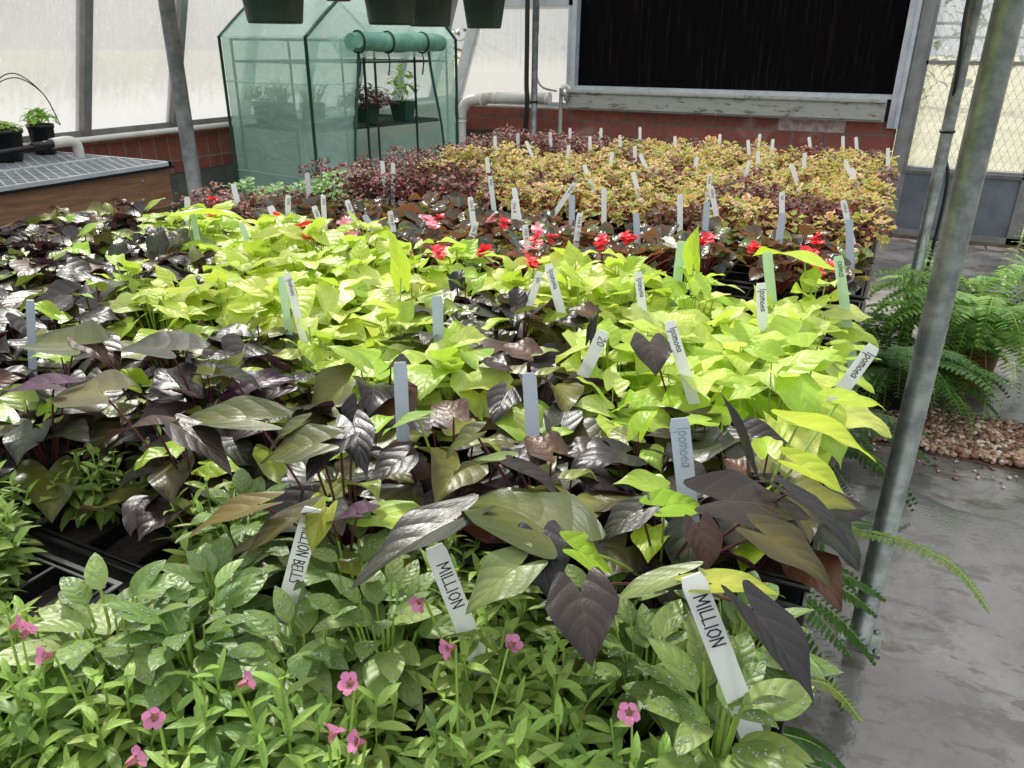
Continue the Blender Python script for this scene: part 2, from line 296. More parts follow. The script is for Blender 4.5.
PLANTS={'yel':[[-0.034,2.453],[-0.139,2.461],[-0.239,2.46],[-0.331,2.451],[-0.432,2.467],[-0.739,2.467],[-0.837,2.452],[-1.027,2.457],[-1.139,2.451],[-0.381,2.556],[-0.574,2.549],[-0.677,2.543],[-0.875,2.546],[-0.982,2.56],[-1.081,2.554],[-1.174,2.56],[-1.282,2.55],[-0.533,2.637],[-0.628,2.639],[-0.733,2.643],[-0.93,2.638],[-1.033,2.641],[-1.229,2.639],[-0.586,2.741],[-0.774,2.731],[-0.872,2.745],[-0.98,2.733],[-1.276,2.732],[-1.387,2.747],[-0.035,2.834],[-0.132,2.825],[-0.64,2.838],[-0.833,2.832],[-1.035,2.828],[-1.13,2.833],[-1.33,2.832],[-1.431,2.833],[-1.729,2.841],[-0.076,2.928],[-0.172,2.934],[-0.271,2.923],[-0.481,2.925],[-0.586,2.921],[-0.69,2.926],[-0.79,2.922],[-0.974,2.934],[-1.085,2.916],[-1.185,2.918],[-1.387,2.933],[-1.576,2.924],[-1.671,2.928],[-1.788,2.932],[-0.234,3.018],[-0.44,3.023],[-0.638,3.024],[-0.933,3.025],[-1.027,3.016],[-1.139,3.011],[-1.338,3.025],[-1.534,3.017],[-0.088,3.109],[-0.19,3.107],[-0.377,3.115],[-0.587,3.115],[-0.689,3.118],[-0.887,3.111],[-1.078,3.119],[-1.176,3.106],[-1.287,3.108],[-1.477,3.115],[-1.59,3.117],[-1.789,3.116],[-0.025,3.206],[-0.138,3.197],[-0.427,3.208],[-0.534,3.204],[-0.631,3.196],[-0.84,3.203],[-1.036,3.213],[-1.128,3.197],[-1.221,3.197],[-1.33,3.212],[-1.435,3.212],[-1.54,3.194],[-1.733,3.2],[-1.84,3.209],[-0.078,3.294],[-0.184,3.288],[-0.385,3.292],[-0.672,3.306],[-0.881,3.302],[-1.087,3.296],[-1.285,3.3],[-1.379,3.295],[-1.487,3.291],[-1.58,3.291],[-1.786,3.289],[-1.888,3.292],[-0.137,3.39],[-0.335,3.388],[-0.54,3.381],[-0.74,3.388],[-0.935,3.382],[-1.126,3.393],[-1.231,3.391],[-1.324,3.385],[-1.427,3.386],[-1.535,3.393],[-1.638,3.381],[-1.828,3.38],[-0.076,3.479],[-0.18,3.486],[-0.285,3.486],[-0.385,3.474],[-0.482,3.487],[-0.686,3.492],[-0.98,3.477],[-1.187,3.481],[-1.389,3.481],[-1.571,3.48],[-1.671,3.488],[-1.777,3.481],[-0.131,3.573],[-0.236,3.573],[-0.339,3.574],[-0.539,3.584],[-0.735,3.585],[-0.835,3.58],[-0.934,3.566],[-1.14,3.571],[-1.728,3.573],[-0.07,3.677],[-0.185,3.661],[-0.28,3.673],[-0.385,3.667],[-0.684,3.67],[-0.885,3.662],[-0.978,3.666],[-1.07,3.669],[-1.288,3.668],[-0.128,3.765],[-0.24,3.759],[-0.336,3.758],[-0.538,3.76],[-0.726,3.76],[-0.834,3.771],[-0.929,3.759],[-1.023,3.772],[-1.136,3.767],[-1.24,3.77],[-0.086,3.848],[-0.271,3.853],[-0.474,3.849],[-0.573,3.862],[-0.686,3.853],[-0.782,3.847],[-0.876,3.863],[-0.979,3.86],[-1.179,3.858],[-1.282,3.857],[-0.038,3.953],[-0.424,3.942],[-0.53,3.957],[-0.739,3.945],[-0.837,3.956],[-1.022,3.942],[-1.13,3.944],[-0.175,4.032],[-0.285,4.044],[-0.578,4.04],[-0.777,4.031],[-0.986,4.043],[-1.086,4.043],[-1.187,4.05],[-1.287,4.033],[-0.04,4.135],[-0.137,4.128],[-0.23,4.137],[-0.439,4.142],[-0.625,4.133],[-0.731,4.129],[-0.835,4.125],[-1.026,4.129],[-1.131,4.14],[-1.336,4.142],[-0.184,4.221],[-0.589,4.231],[-0.778,4.224],[-0.874,4.235],[-1.189,4.234]],
'burg':[[-0.536,2.463],[-0.628,2.458],[-1.328,2.459],[-1.434,2.466],[-1.526,2.455],[-1.629,2.461],[-1.722,2.465],[-1.834,2.47],[-0.079,2.561],[-0.176,2.555],[-0.281,2.56],[-0.476,2.556],[-1.486,2.548],[-1.585,2.553],[-1.678,2.548],[-1.79,2.551],[-1.883,2.554],[-2.08,2.555],[-0.023,2.652],[-0.132,2.638],[-0.337,2.643],[-1.339,2.647],[-1.535,2.643],[-1.637,2.651],[-1.729,2.652],[-1.833,2.64],[-2.023,2.652],[-0.083,2.73],[-0.184,2.734],[-0.37,2.748],[-0.486,2.734],[-1.083,2.745],[-1.182,2.737],[-1.487,2.746],[-1.683,2.74],[-1.787,2.729],[-1.979,2.748],[-0.233,2.831],[-0.43,2.833],[-0.54,2.831],[-1.621,2.827],[-1.837,2.824],[-2.035,2.823],[-0.37,2.932],[-1.983,2.926],[-0.536,3.017],[-0.83,3.022],[-1.631,3.013],[-1.94,3.016],[-0.482,3.108],[-1.889,3.106],[-2.075,3.121],[-0.736,3.214],[-1.938,3.213],[-0.486,3.294],[-1.184,3.302],[-2.075,3.295],[-0.039,3.386],[-1.03,3.394],[-1.931,3.399],[-2.027,3.398],[-0.875,3.479],[-1.082,3.486],[-1.984,3.48],[-0.024,3.575],[-1.335,3.575],[-1.43,3.585],[-1.536,3.582],[-1.833,3.582],[-1.938,3.57],[-1.174,3.672],[-1.489,3.665],[-1.588,3.663],[-1.771,3.666],[-1.873,3.668],[-1.985,3.675],[-1.431,3.755],[-1.54,3.763],[-1.738,3.764],[-1.833,3.762],[-1.937,3.758],[-2.03,3.771],[-0.378,3.861],[-1.377,3.854],[-1.481,3.845],[-1.578,3.855],[-1.685,3.86],[-1.886,3.854],[-0.13,3.939],[-0.232,3.957],[-0.637,3.954],[-1.236,3.941],[-1.424,3.94],[-1.529,3.951],[-1.633,3.955],[-1.729,3.95],[-1.822,3.94],[-1.92,3.951],[-2.032,3.954],[-0.075,4.04],[-0.378,4.044],[-1.482,4.036],[-1.59,4.044],[-1.777,4.04],[-1.871,4.046],[-1.985,4.049],[-0.337,4.13],[-1.235,4.137],[-1.435,4.129],[-1.625,4.131],[-1.722,4.131],[-1.835,4.142],[-1.927,4.138],[-2.027,4.144],[-0.081,4.231],[-0.288,4.235],[-0.973,4.235],[-1.488,4.232],[-1.586,4.223],[-1.682,4.217],[-1.785,4.223],[-1.984,4.236],[-2.08,4.234],[-1.762,1.787],[-1.872,1.801],[-1.971,1.798],[-1.82,1.883],[-1.924,1.891],[-2.024,1.89],[-1.765,1.989],[-1.867,1.994],[-1.978,1.999],[-2.073,1.982],[-1.825,2.088]],
'green':[[-1.938,2.458],[-1.931,2.088],[-2.035,2.088],[-1.769,2.192],[-1.872,2.186],[-1.98,2.186]],
'beg':[[-1.03,1.597],[-1.231,1.596],[-0.761,1.701],[-0.868,1.691],[-0.979,1.703],[-1.081,1.69],[-1.188,1.705],[-1.298,1.691],[-1.401,1.702],[-0.61,1.798],[-0.818,1.793],[-0.92,1.803],[-1.031,1.797],[-1.13,1.794],[-1.245,1.8],[-1.446,1.802],[-1.551,1.798],[-1.661,1.792],[-0.557,1.886],[-0.657,1.902],[-0.767,1.885],[-0.871,1.894],[-0.973,1.893],[-1.08,1.9],[-1.187,1.891],[-1.394,1.891],[-1.598,1.89],[-1.721,1.888],[-0.079,1.988],[-0.196,1.983],[-0.397,1.99],[-0.504,1.985],[-0.712,1.997],[-0.814,1.99],[-0.929,1.992],[-1.037,1.997],[-1.138,1.998],[-1.245,1.988],[-1.35,1.989],[-1.456,1.981],[-1.665,1.987],[-0.131,2.091],[-0.252,2.078],[-0.457,2.08],[-0.565,2.083],[-0.774,2.096],[-0.97,2.09],[-1.077,2.092],[-1.18,2.094],[-1.286,2.082],[-1.394,2.089],[-1.498,2.087],[-0.084,2.189],[-0.183,2.183],[-0.297,2.195],[-0.408,2.189],[-0.608,2.19],[-0.925,2.194],[-1.039,2.19],[-1.233,2.183],[-1.346,2.186]],
'bron':[[-1.6,2.089],[-1.717,2.083],[-1.445,2.18],[-1.556,2.184],[-1.659,2.192]],
'lime':[[-0.281,0.928],[-0.54,0.928],[-0.668,0.937],[-0.799,0.938],[-1.164,0.941],[-0.078,1.048],[-0.215,1.045],[-0.346,1.059],[-0.717,1.045],[-0.973,1.056],[-1.115,1.052],[-1.241,1.047],[-1.371,1.05],[-0.159,1.178],[-0.276,1.165],[-0.923,1.163],[-1.053,1.174],[-1.173,1.167],[-0.085,1.298],[-0.218,1.284],[-0.476,1.288],[-0.853,1.283],[-0.977,1.297],[-1.102,1.287],[-1.233,1.288],[-1.36,1.282],[-0.157,1.413],[-0.283,1.4],[-0.403,1.411],[-0.533,1.413],[-0.669,1.417],[-0.925,1.409],[-1.045,1.405],[-1.181,1.408],[-1.308,1.411],[-1.556,1.414],[-0.088,1.527],[-0.333,1.535],[-0.462,1.52],[-0.597,1.538],[-0.855,1.531],[-1.118,1.527],[-1.372,1.538],[-1.618,1.535],[-1.741,1.536]],
'dark':[[-0.477,0.577],[-0.72,0.585],[-0.977,0.575],[-1.115,0.571],[-0.148,0.693],[-0.277,0.688],[-0.414,0.705],[-0.536,0.687],[-0.658,0.701],[-0.796,0.697],[-0.92,0.696],[-1.055,0.686],[-1.301,0.697],[-1.434,0.701],[-1.558,0.704],[-0.076,0.822],[-0.222,0.816],[-0.343,0.807],[-0.596,0.817],[-0.716,0.818],[-0.855,0.813],[-0.988,0.824],[-1.246,0.809],[-1.368,0.822],[-1.63,0.82],[-0.144,0.925],[-0.413,0.933],[-0.923,0.924],[-1.293,0.926],[-1.43,0.925],[-1.548,0.94],[-1.682,0.932],[-1.816,0.94],[-1.941,0.936],[-0.472,1.046],[-0.597,1.049],[-1.612,1.044],[-1.753,1.06],[-1.886,1.057],[-2.009,1.062],[-0.406,1.18],[-0.539,1.173],[-0.668,1.165],[-1.307,1.174],[-1.425,1.178],[-1.555,1.165],[-1.694,1.176],[-1.815,1.176],[-1.95,1.178],[-2.072,1.178],[-0.595,1.28],[-0.725,1.289],[-1.486,1.299],[-1.621,1.291],[-1.748,1.291],[-1.887,1.3],[-2.011,1.284],[-1.692,1.416],[-1.943,1.416],[-2.068,1.407],[-1.886,1.531],[-2.01,1.532]],
'cal':[[-0.222,0.378],[-0.82,0.349],[-0.172,0.307],[-0.65,0.308],[-0.374,0.242],[-0.27,0.569],[-0.944,0.378],[-0.253,0.47],[-0.338,0.523],[-0.498,0.146],[-0.287,0.305],[-0.182,0.482],[-1.08,0.441],[-0.448,0.212],[-0.429,0.151],[-0.157,0.397],[-0.993,0.449],[-0.315,0.207],[-0.423,0.324],[-0.307,0.373],[-0.348,0.325],[-0.362,0.597],[-0.716,0.284],[-0.547,0.194],[-1.137,0.473],[-0.078,0.347],[-0.492,0.278],[-0.928,0.46],[-0.665,0.242],[-0.555,0.256],[-0.888,0.411],[-0.088,0.412],[-0.614,0.189],[-0.238,0.264],[-0.781,0.297],[-1.035,0.499],[-0.635,0.535],[-0.86,0.4],[-0.875,0.56],[-0.8,0.62]],
'pet':[[-0.115,0.529],[-0.342,0.45],[-0.043,0.469],[-0.053,0.6],[-0.411,0.503],[-0.493,0.371],[-0.398,0.406],[-0.562,0.342],[-0.594,0.543],[-0.173,0.581],[-0.531,0.438]],
}
LABELS=[[-1.751, 3.4799, 1.105, -1.7513, 3.4799, 0.905, 0.016, "", "white"],
[-1.7149, 3.6636, 1.105, -1.7125, 3.6636, 0.905, 0.016, "", "white"],
[-1.5309, 3.3578, 1.105, -1.4295, 3.3578, 0.905, 0.016, "", "white"],
[-1.5951, 3.7902, 1.105, -1.5739, 3.7902, 0.905, 0.016, "", "white"],
[-1.585, 4.0393, 1.105, -1.5769, 4.0393, 0.905, 0.016, "", "white"],
[-1.3503, 3.7105, 1.105, -1.3401, 3.7105, 0.905, 0.016, "", "white"],
[-1.3, 3.3084, 1.105, -1.3167, 3.3084, 0.905, 0.016, "", "white"],
[-1.4405, 4.1239, 1.105, -1.4292, 4.1239, 0.905, 0.016, "", "white"],
[-1.2743, 4.2865, 1.105, -1.2591, 4.2865, 0.905, 0.016, "", "white"],
[-1.2371, 3.8293, 1.105, -1.2239, 3.8293, 0.905, 0.016, "", "white"],
[-0.9856, 3.9204, 1.105, -0.9669, 3.9204, 0.905, 0.016, "", "white"],
[-1.0323, 3.4167, 1.105, -1.0175, 3.4167, 0.905, 0.016, "", "white"],
[-0.9309, 3.158, 1.105, -0.8172, 3.158, 0.905, 0.016, "", "white"],
[-1.0523, 3.1644, 1.105, -1.0615, 3.1644, 0.905, 0.016, "", "white"],
[-0.8104, 4.1308, 1.105, -0.8014, 4.1308, 0.905, 0.016, "", "white"],
[-0.635, 3.917, 1.105, -0.5959, 3.917, 0.905, 0.016, "", "white"],
[-0.6311, 4.2344, 1.105, -0.6301, 4.2344, 0.905, 0.016, "", "white"],
[-0.5365, 4.0229, 1.105, -0.5292, 4.0229, 0.905, 0.016, "", "white"],
[-0.5209, 3.5004, 1.105, -0.4946, 3.5004, 0.905, 0.016, "", "white"],
[-0.4984, 3.1578, 1.105, -0.5176, 3.1578, 0.905, 0.016, "", "white"],
[-0.393, 4.2082, 1.105, -0.3387, 4.2082, 0.905, 0.016, "", "white"],
[-0.3354, 3.5275, 1.105, -0.3231, 3.5275, 0.905, 0.016, "", "white"],
[-0.3429, 3.149, 1.105, -0.246, 3.149, 0.905, 0.016, "", "white"],
[-0.2469, 4.3456, 1.105, -0.2136, 4.3456, 0.905, 0.016, "", "white"],
[-0.1857, 4.3272, 1.105, -0.139, 4.3272, 0.905, 0.016, "", "white"],
[-0.1696, 3.3724, 1.105, -0.0613, 3.3724, 0.905, 0.016, "", "white"],
[-0.13, 3.1469, 1.105, -0.0523, 3.1469, 0.905, 0.016, "", "white"],
[-0.03, 3.8975, 1.105, 0.0069, 3.8975, 0.905, 0.016, "", "white"],
[-1.4308, 2.7739, 1.105, -1.4107, 2.7739, 0.905, 0.016, "", "white"],
[-1.0179, 2.7473, 1.105, -0.9235, 2.7473, 0.905, 0.016, "", "white"],
[-0.8064, 2.6664, 1.105, -0.7373, 2.6664, 0.905, 0.016, "", "white"],
[-0.7846, 2.3023, 1.105, -0.773, 2.3023, 0.905, 0.016, "", "white"],
[-0.7035, 3.178, 1.105, -0.7172, 3.178, 0.905, 0.016, "", "white"],
[-1.7212, 2.482, 1.105, -1.7078, 2.482, 0.905, 0.016, "", "white"],
[-1.6554, 2.4565, 1.105, -1.6682, 2.4565, 0.905, 0.016, "", "white"],
[-1.1552, 2.26, 1.12, -1.1268, 2.26, 0.905, 0.016, "Vinx", "white"],
[-0.989, 2.0891, 1.12, -0.9459, 2.0891, 0.905, 0.016, "", "white"],
[-0.8639, 2.2597, 1.12, -1.0035, 2.2597, 0.905, 0.016, "coleus", "white"],
[-0.7952, 2.0602, 1.12, -0.7862, 2.0602, 0.905, 0.017, "", "grey"],
[-0.5876, 1.9954, 1.1, -0.5634, 1.9954, 0.905, 0.017, "", "grey"],
[-0.5432, 2.279, 1.11, -0.5236, 2.279, 0.905, 0.016, "", "white"],
[-0.4811, 2.4027, 1.12, -0.4168, 2.4027, 0.905, 0.016, "coleus", "white"],
[-0.4329, 2.1319, 1.12, -0.4242, 2.1319, 0.905, 0.017, "", "grey"],
[-0.542, 2.6672, 1.12, -0.5384, 2.6672, 0.905, 0.016, "coleus", "white"],
[-0.2742, 2.3945, 1.12, -0.2437, 2.3945, 0.905, 0.016, "col", "white"],
[-0.2273, 2.0702, 1.12, -0.2293, 2.0702, 0.905, 0.018, "", "grey"],
[-0.1051, 2.3401, 1.12, -0.0225, 2.3401, 0.905, 0.016, "coleus", "white"],
[-0.0718, 2.0681, 1.12, -0.0292, 2.0681, 0.905, 0.018, "", "grey"],
[-0.9602, 2.0289, 1.1, -0.9583, 2.0289, 0.905, 0.016, "Vinx B", "white"],
[-0.719, 1.9261, 1.1, -0.736, 1.9261, 0.905, 0.016, "Vinx B", "white"],
[-0.8046, 1.7659, 1.09, -0.7837, 1.7659, 0.905, 0.016, "Unx B", "white"],
[-1.0322, 1.8981, 1.12, -1.0023, 1.8981, 0.905, 0.016, "Vinx B", "white"],
[-0.9303, 1.7408, 1.09, -0.9942, 1.7408, 0.905, 0.016, "Unx B", "white"],
[-1.2033, 1.7593, 1.09, -1.1765, 1.7593, 0.905, 0.016, "Vinx B", "white"],
[-1.3697, 1.7932, 1.1, -1.3055, 1.7932, 0.905, 0.016, "Vinx B", "white"],
[-1.2635, 1.7232, 1.08, -1.1261, 1.7232, 0.905, 0.016, "", "grey"],
[-1.4052, 1.7343, 1.12, -1.4137, 1.7343, 0.905, 0.014, "Vinx", "white"],
[-1.394, 1.6788, 1.1, -1.333, 1.6788, 0.905, 0.016, "Vinx", "white"],
[-1.5679, 1.7782, 1.1, -1.5946, 1.7782, 0.905, 0.016, "Vinx", "white"],
[-1.7494, 2.0871, 1.11, -1.7527, 2.0871, 0.905, 0.016, "", "white"],
[-1.5731, 1.7048, 1.08, -1.4987, 1.7048, 0.905, 0.02, "", "white"],
[-1.7974, 1.6188, 1.1, -1.8258, 1.6188, 0.905, 0.016, "", "white"],
[-1.8474, 1.8505, 1.1, -1.8161, 1.8505, 0.905, 0.016, "", "white"],
[-1.4768, 1.3398, 1.13, -1.4736, 1.3398, 0.905, 0.013, "", "green"],
[-1.3043, 1.3149, 1.13, -1.2329, 1.3149, 0.905, 0.013, "", "green"],
[-0.8812, 0.9767, 1.15, -0.8375, 0.9767, 0.905, 0.013, "Ipomoea", "white"],
[-0.9027, 0.9851, 1.14, -0.8943, 0.9851, 0.905, 0.013, "", "green"],
[-0.5152, 1.2308, 1.15, -0.4323, 1.2308, 0.905, 0.016, "Ipomoea", "white"],
[-0.5211, 1.2096, 1.14, -0.5895, 1.2096, 0.905, 0.013, "Ipo", "white"],
[-0.3579, 1.2523, 1.15, -0.3091, 1.2523, 0.905, 0.015, "Ipomoea", "white"],
[-0.3485, 1.5155, 1.15, -0.3537, 1.5155, 0.905, 0.019, "", "green"],
[-0.1883, 1.5432, 1.14, -0.1335, 1.5432, 0.905, 0.019, "", "green"],
[-0.0603, 1.5296, 1.15, 0.0119, 1.5296, 0.905, 0.018, "coleus", "green"],
[-0.1586, 1.2791, 1.15, -0.1167, 1.2791, 0.905, 0.017, "Ipomoea", "white"],
[-0.5916, 0.978, 1.15, -0.589, 0.978, 0.905, 0.017, "", "grey"],
[-0.3279, 0.9962, 1.13, -0.4129, 0.9962, 0.905, 0.019, "20", "white"],
[-0.4936, 0.7252, 1.15, -0.4964, 0.7252, 0.905, 0.017, "", "grey"],
[-0.3401, 0.7637, 1.15, -0.3195, 0.7637, 0.905, 0.017, "", "grey"],
[-0.2357, 0.9937, 1.16, -0.1378, 0.9937, 0.9191, 0.016, "Ipomoea", "white"],
[-0.1475, 0.7029, 1.16, -0.0975, 0.7029, 0.905, 0.02, "Ipomoea", "faint"],
[0.0205, 1.045, 1.15, -0.0763, 1.045, 0.9087, 0.018, "Ipomoea", "white"],
[-1.15, 0.7069, 1.14, -1.223, 0.7069, 0.905, 0.012, "", "grey"],
[-0.4021, 0.4455, 1.13, -0.4866, 0.4455, 0.905, 0.018, "MILLION BELLS", "white"],
[-0.3014, 0.4797, 1.1, -0.2257, 0.4797, 0.905, 0.019, "MILLION", "white"],
[-0.0807, 0.4846, 1.14, 0.0287, 0.4846, 0.905, 0.019, "MILLION", "white"]]
BEGFLOWERS=[["R", -1.301, 1.405, 1.085], ["R", -1.26, 1.476, 1.085], ["R", -1.194, 1.402, 1.085], ["R", -1.028, 1.731, 1.085], ["R", -0.854, 1.409, 1.085], ["R", -0.756, 1.45, 1.085], ["R", -0.691, 1.641, 1.085], ["R", -0.7, 1.592, 1.085], ["R", -0.76, 1.458, 1.085], ["R", -0.63, 1.431, 1.085], ["R", -0.618, 1.403, 1.085], ["R", -0.574, 1.691, 1.085], ["R", -0.549, 1.628, 1.085], ["R", -0.536, 1.745, 1.085], ["R", -0.503, 1.717, 1.085], ["R", -0.381, 1.715, 1.085], ["R", -0.348, 1.819, 1.085], ["R", -0.253, 1.771, 1.085], ["R", -0.131, 1.909, 1.085], ["R", -0.117, 1.852, 1.085], ["R", -0.138, 1.789, 1.085], ["R", -0.119, 1.75, 1.085], ["R", -0.077, 1.663, 1.085], ["R", -0.088, 1.632, 1.085], ["R", -1.707, 1.62, 1.085], ["R", -1.602, 1.516, 1.085], ["R", -1.411, 1.53, 1.085], ["R", -0.364, 1.767, 1.085], ["R", -0.871, 1.758, 1.085], ["P", -1.209, 1.567, 1.085], ["P", -1.119, 1.477, 1.085], ["P", -1.06, 1.714, 1.085], ["P", -0.901, 1.784, 1.085], ["P", -0.755, 1.74, 1.085], ["P", -0.693, 1.533, 1.085], ["P", -1.005, 1.648, 1.085], ["W", -0.437, 1.751, 1.085], ["W", -0.419, 1.727, 1.085]]
CALFLOWERS=[[-0.273, 0.325, 1.1], [-0.264, 0.283, 1.09], [-0.095, 0.398, 1.09], [-0.362, 0.301, 1.08], [-0.395, 0.259, 1.08], [-0.378, 0.218, 1.08], [-0.522, 0.271, 1.07], [-0.567, 0.267, 1.08], [-0.24, 0.408, 1.08], [-0.202, 0.423, 1.08], [-0.261, 0.316, 1.06], [-0.56, 0.271, 1.07], [-0.285, 0.435, 1.09]]
CAMR=[[0.902172, 0.178724, -0.392612], [0.431308, -0.357384, 0.828402], [0.007742, -0.916698, -0.399507]]
# ------------------------------------------------------------------ leaves
def prof(kind,s):
    if kind=='heart': return ((s+.14)/.39)**.5*(s<.25)+(s>=.25)*np.clip(1-np.clip((s-.25)/.75,0,1)**1.2,0,1)**1.08
    if kind=='ovate': return np.sin(PI*np.clip(s,0,1)**.75)**.8
    if kind=='round': return np.sqrt(np.clip(1-(2*s-1)**2,0,1))**.85
    if kind=='lance': return np.sin(PI*s**.85)**.85
    if kind=='spat': return np.clip(s,.0,1)**.85*np.sqrt(np.clip(1-s**3.2,0,1))*1.45
TPL={}
def tpl(kind,R,C):
    k=(kind,R,C)
    if k not in TPL:
        s=np.linspace(0,1,R); 
        if kind=='heart': s=np.concatenate([[0,.05,.13],np.linspace(.25,1,R-3)])
        u=np.linspace(-1,1,C); S,Ug=np.meshgrid(s,u,indexing='ij')
        fs=[]
        for i in range(R-1):
            for j in range(C-1): a=i*C+j; fs.append((a,a+1,a+C+1,a+C))
        TPL[k]=(s,S,Ug,np.array(fs))
    return TPL[k]
class LB:
    def __init__(s): s.V=[];s.F=[];s.UV=[];s.A=[];s.B=[];s.n=0
    def leaf(s,base,az,el,L,W,kind='ovate',R=7,C=5,bend=.6,fold=.25,wave=.05,roll=0,ce=(0,1,0),cm=None,scal=0,cup=0):
        sv,S,U,F=tpl(kind,R,C); cm=cm or ce
        w=prof(kind,S)*W/2
        if scal: w=w*(1+scal*np.cos(S*PI*9))
        ang=el-bend*sv**1.15
        ds=np.diff(sv,prepend=0)*L
        am=np.concatenate([[ang[0]],(ang[1:]+ang[:-1])/2])
        y=np.cumsum(np.cos(am)*ds);z=np.cumsum(np.sin(am)*ds)
        X=U*w; ab=np.abs(U)
        nY=-np.sin(ang);nZ=np.cos(ang)
        ph=rng.uniform(0,6); side=np.sign(U)
        H=ab*w*math.tan(fold)+wave*W*np.sin(S*9+ph+side*1.3)*ab**2*(np.sin(PI*S)**.5) + cup*W*(ab*prof(kind,S))**2
        if kind=='heart':
            lobe=L*.33*np.clip(1-S/.32,0,1)**1.2*np.sin(np.clip(ab,0,1)*PI*.62)
        else: lobe=0*S
        Y=y[:,None]+nY[:,None]*H-lobe*math.cos(el); Z=z[:,None]+nZ[:,None]*H-lobe*math.sin(el)
        P=np.stack([X,Y,Z],-1).reshape(-1,3)
        if roll:
            c,d=math.cos(roll),math.sin(roll); dirv=np.array([0,math.cos(el-bend*.4),math.sin(el-bend*.4)])
            side_=np.array([1.,0,0]); up=np.cross(side_,dirv)
            a=P@side_;b=P@up;e=P@dirv
            P=np.outer(a*c-b*d,side_)+np.outer(a*d+b*c,up)+np.outer(e,dirv)
        ca,sa=math.cos(az-PI/2),math.sin(az-PI/2)
        Q=np.stack([P[:,0]*ca-P[:,1]*sa,P[:,0]*sa+P[:,1]*ca,P[:,2]],-1)+np.array(base)
        s.V.append(Q);s.F.append(F+s.n);n=len(Q);s.n+=n
        s.UV.append(np.stack([(U.reshape(-1)+1)/2,S.reshape(-1)],-1))
        s.last=Q
        s.A.append(np.tile([*ce,1.],(n,1)));s.B.append(np.tile([*cm,1.],(n,1)))
    def mesh(s,name,mat):
        V=np.concatenate(s.V);F=np.concatenate(s.F)
        me=bpy.data.meshes.new(name); me.vertices.add(len(V)); me.vertices.foreach_set('co',V.astype('f').ravel())
        me.loops.add(F.size); me.polygons.add(len(F)); me.loops.foreach_set('vertex_index',F.astype('i').ravel())
        me.polygons.foreach_set('loop_start',np.arange(0,F.size,4,dtype='i'))
        me.polygons.foreach_set('use_smooth',np.ones(len(F),bool))
        me.update(calc_edges=True)
        uv=me.uv_layers.new(name='UVMap'); UV=np.concatenate(s.UV)[F.ravel()]; uv.data.foreach_set('uv',UV.astype('f').ravel())
        for nm,arr in (('c_edge',s.A),('c_mid',s.B)):
            at=me.attributes.new(nm,'FLOAT_COLOR','POINT'); at.data.foreach_set('color',np.concatenate(arr).astype('f').ravel())
        me.materials.append(mat); me.validate(); return me
def vary(c,a=.15):
    k=1+random.uniform(-a,a); return tuple(max(0.,x*k*(1+random.uniform(-a,a)*.4)) for x in c)
def stem(mb,a,b,r0,r1,sag=.0,n=4,seg=4,out=None):
    a=Vector(a);b=Vector(b); m=(a+b)/2+Vector((0,0,sag))
    if out is not None: m+=Vector(out)
    pts=[];rs=[]
    for i in range(seg+1):
        t=i/seg; pts.append(a*(1-t)**2+m*2*t*(1-t)+b*t*t); rs.append(r0+(r1-r0)*t)
    mb.tube(pts,rs,n,0,False)
def finish(lb,mb,name,lmat,smat,lname='leaves',sname='stems'):
    """one prototype: (leaf mesh, stem mesh)"""
    lm=lb.mesh(lname,lmat)
    sm=None
    if mb is not None:
        sm=bpy.data.meshes.new(sname); sm.from_pydata(mb.v,[],mb.f); sm.materials.append(smat); sm.polygons.foreach_set('use_smooth',mb.sm); sm.update()
    return (lm,sm,lname,sname)
def g(*c): return lin(*c)
LIMEC=[g(196,214,88),g(182,206,74),g(210,222,112),g(168,196,66),g(202,214,124)]
DARKC=[(g(38,33,33),g(42,38,36)),(g(28,26,28),g(32,29,31)),(g(46,36,34),g(54,43,40)),(g(58,54,34),g(76,76,32)),(g(88,92,36),g(108,112,40)),(g(66,40,26),g(86,56,30)),(g(46,20,38),g(58,27,46)),(g(44,48,36),g(56,62,40))]
DKW=[5,5,4,4,3,3,1.6,4]
GREENY=[(g(150,180,44),g(140,176,40)),(g(132,164,50),g(150,178,60)),(g(112,124,44),g(128,146,52))]
def make_ipomoea(kind,i):
    lb=LB();mb=MB();n=random.randint(21,25) if kind=='lime' else random.randint(17,21)
    for k in range(n):
        t=(k+.5)/n; az=k*2.39996+random.uniform(-.4,.4)
        r=.082*t**.6*random.uniform(.75,1.15); h=(.165-.10*t**1.5)*random.uniform(.8,1.1)
        if kind=='dark': h*=.92
        base=Vector((math.cos(az)*r,math.sin(az)*r,h))
        if t<.2: L=random.uniform(.035,.055); el=random.uniform(.1,.9)
        else: L=random.uniform(.052,.088); el=random.uniform(-.35,.35)
        W=L*random.uniform(.8,1.0)
        if kind=='lime': ce=vary(random.choice(LIMEC),.1); cm=ce
        else:
            if t<.2 and random.random()<.6 or random.random()<.10: ce,cm=random.choice(GREENY)
            else: ce,cm=random.choices(DARKC,DKW)[0]
            ce=vary(ce,.15);cm=vary(cm,.15)
        la=az+random.uniform(-.7,.7)
        lb.leaf(base,la,el,L,W,'heart',12,9,bend=random.uniform(.3,1.15),fold=random.uniform(.05,.4)*random.choice((1,1,1,-.6)),wave=random.uniform(.03,.09),roll=random.uniform(-.45,.45),ce=ce,cm=cm)
        a0=Vector((math.cos(az)*.012,math.sin(az)*.012,0.))
        stem(mb,a0,base,.0016,.0011,.02,4,5)
    return finish(lb,mb,kind,M[kind],M['stemg'] if kind=='lime' else M['stemp'])
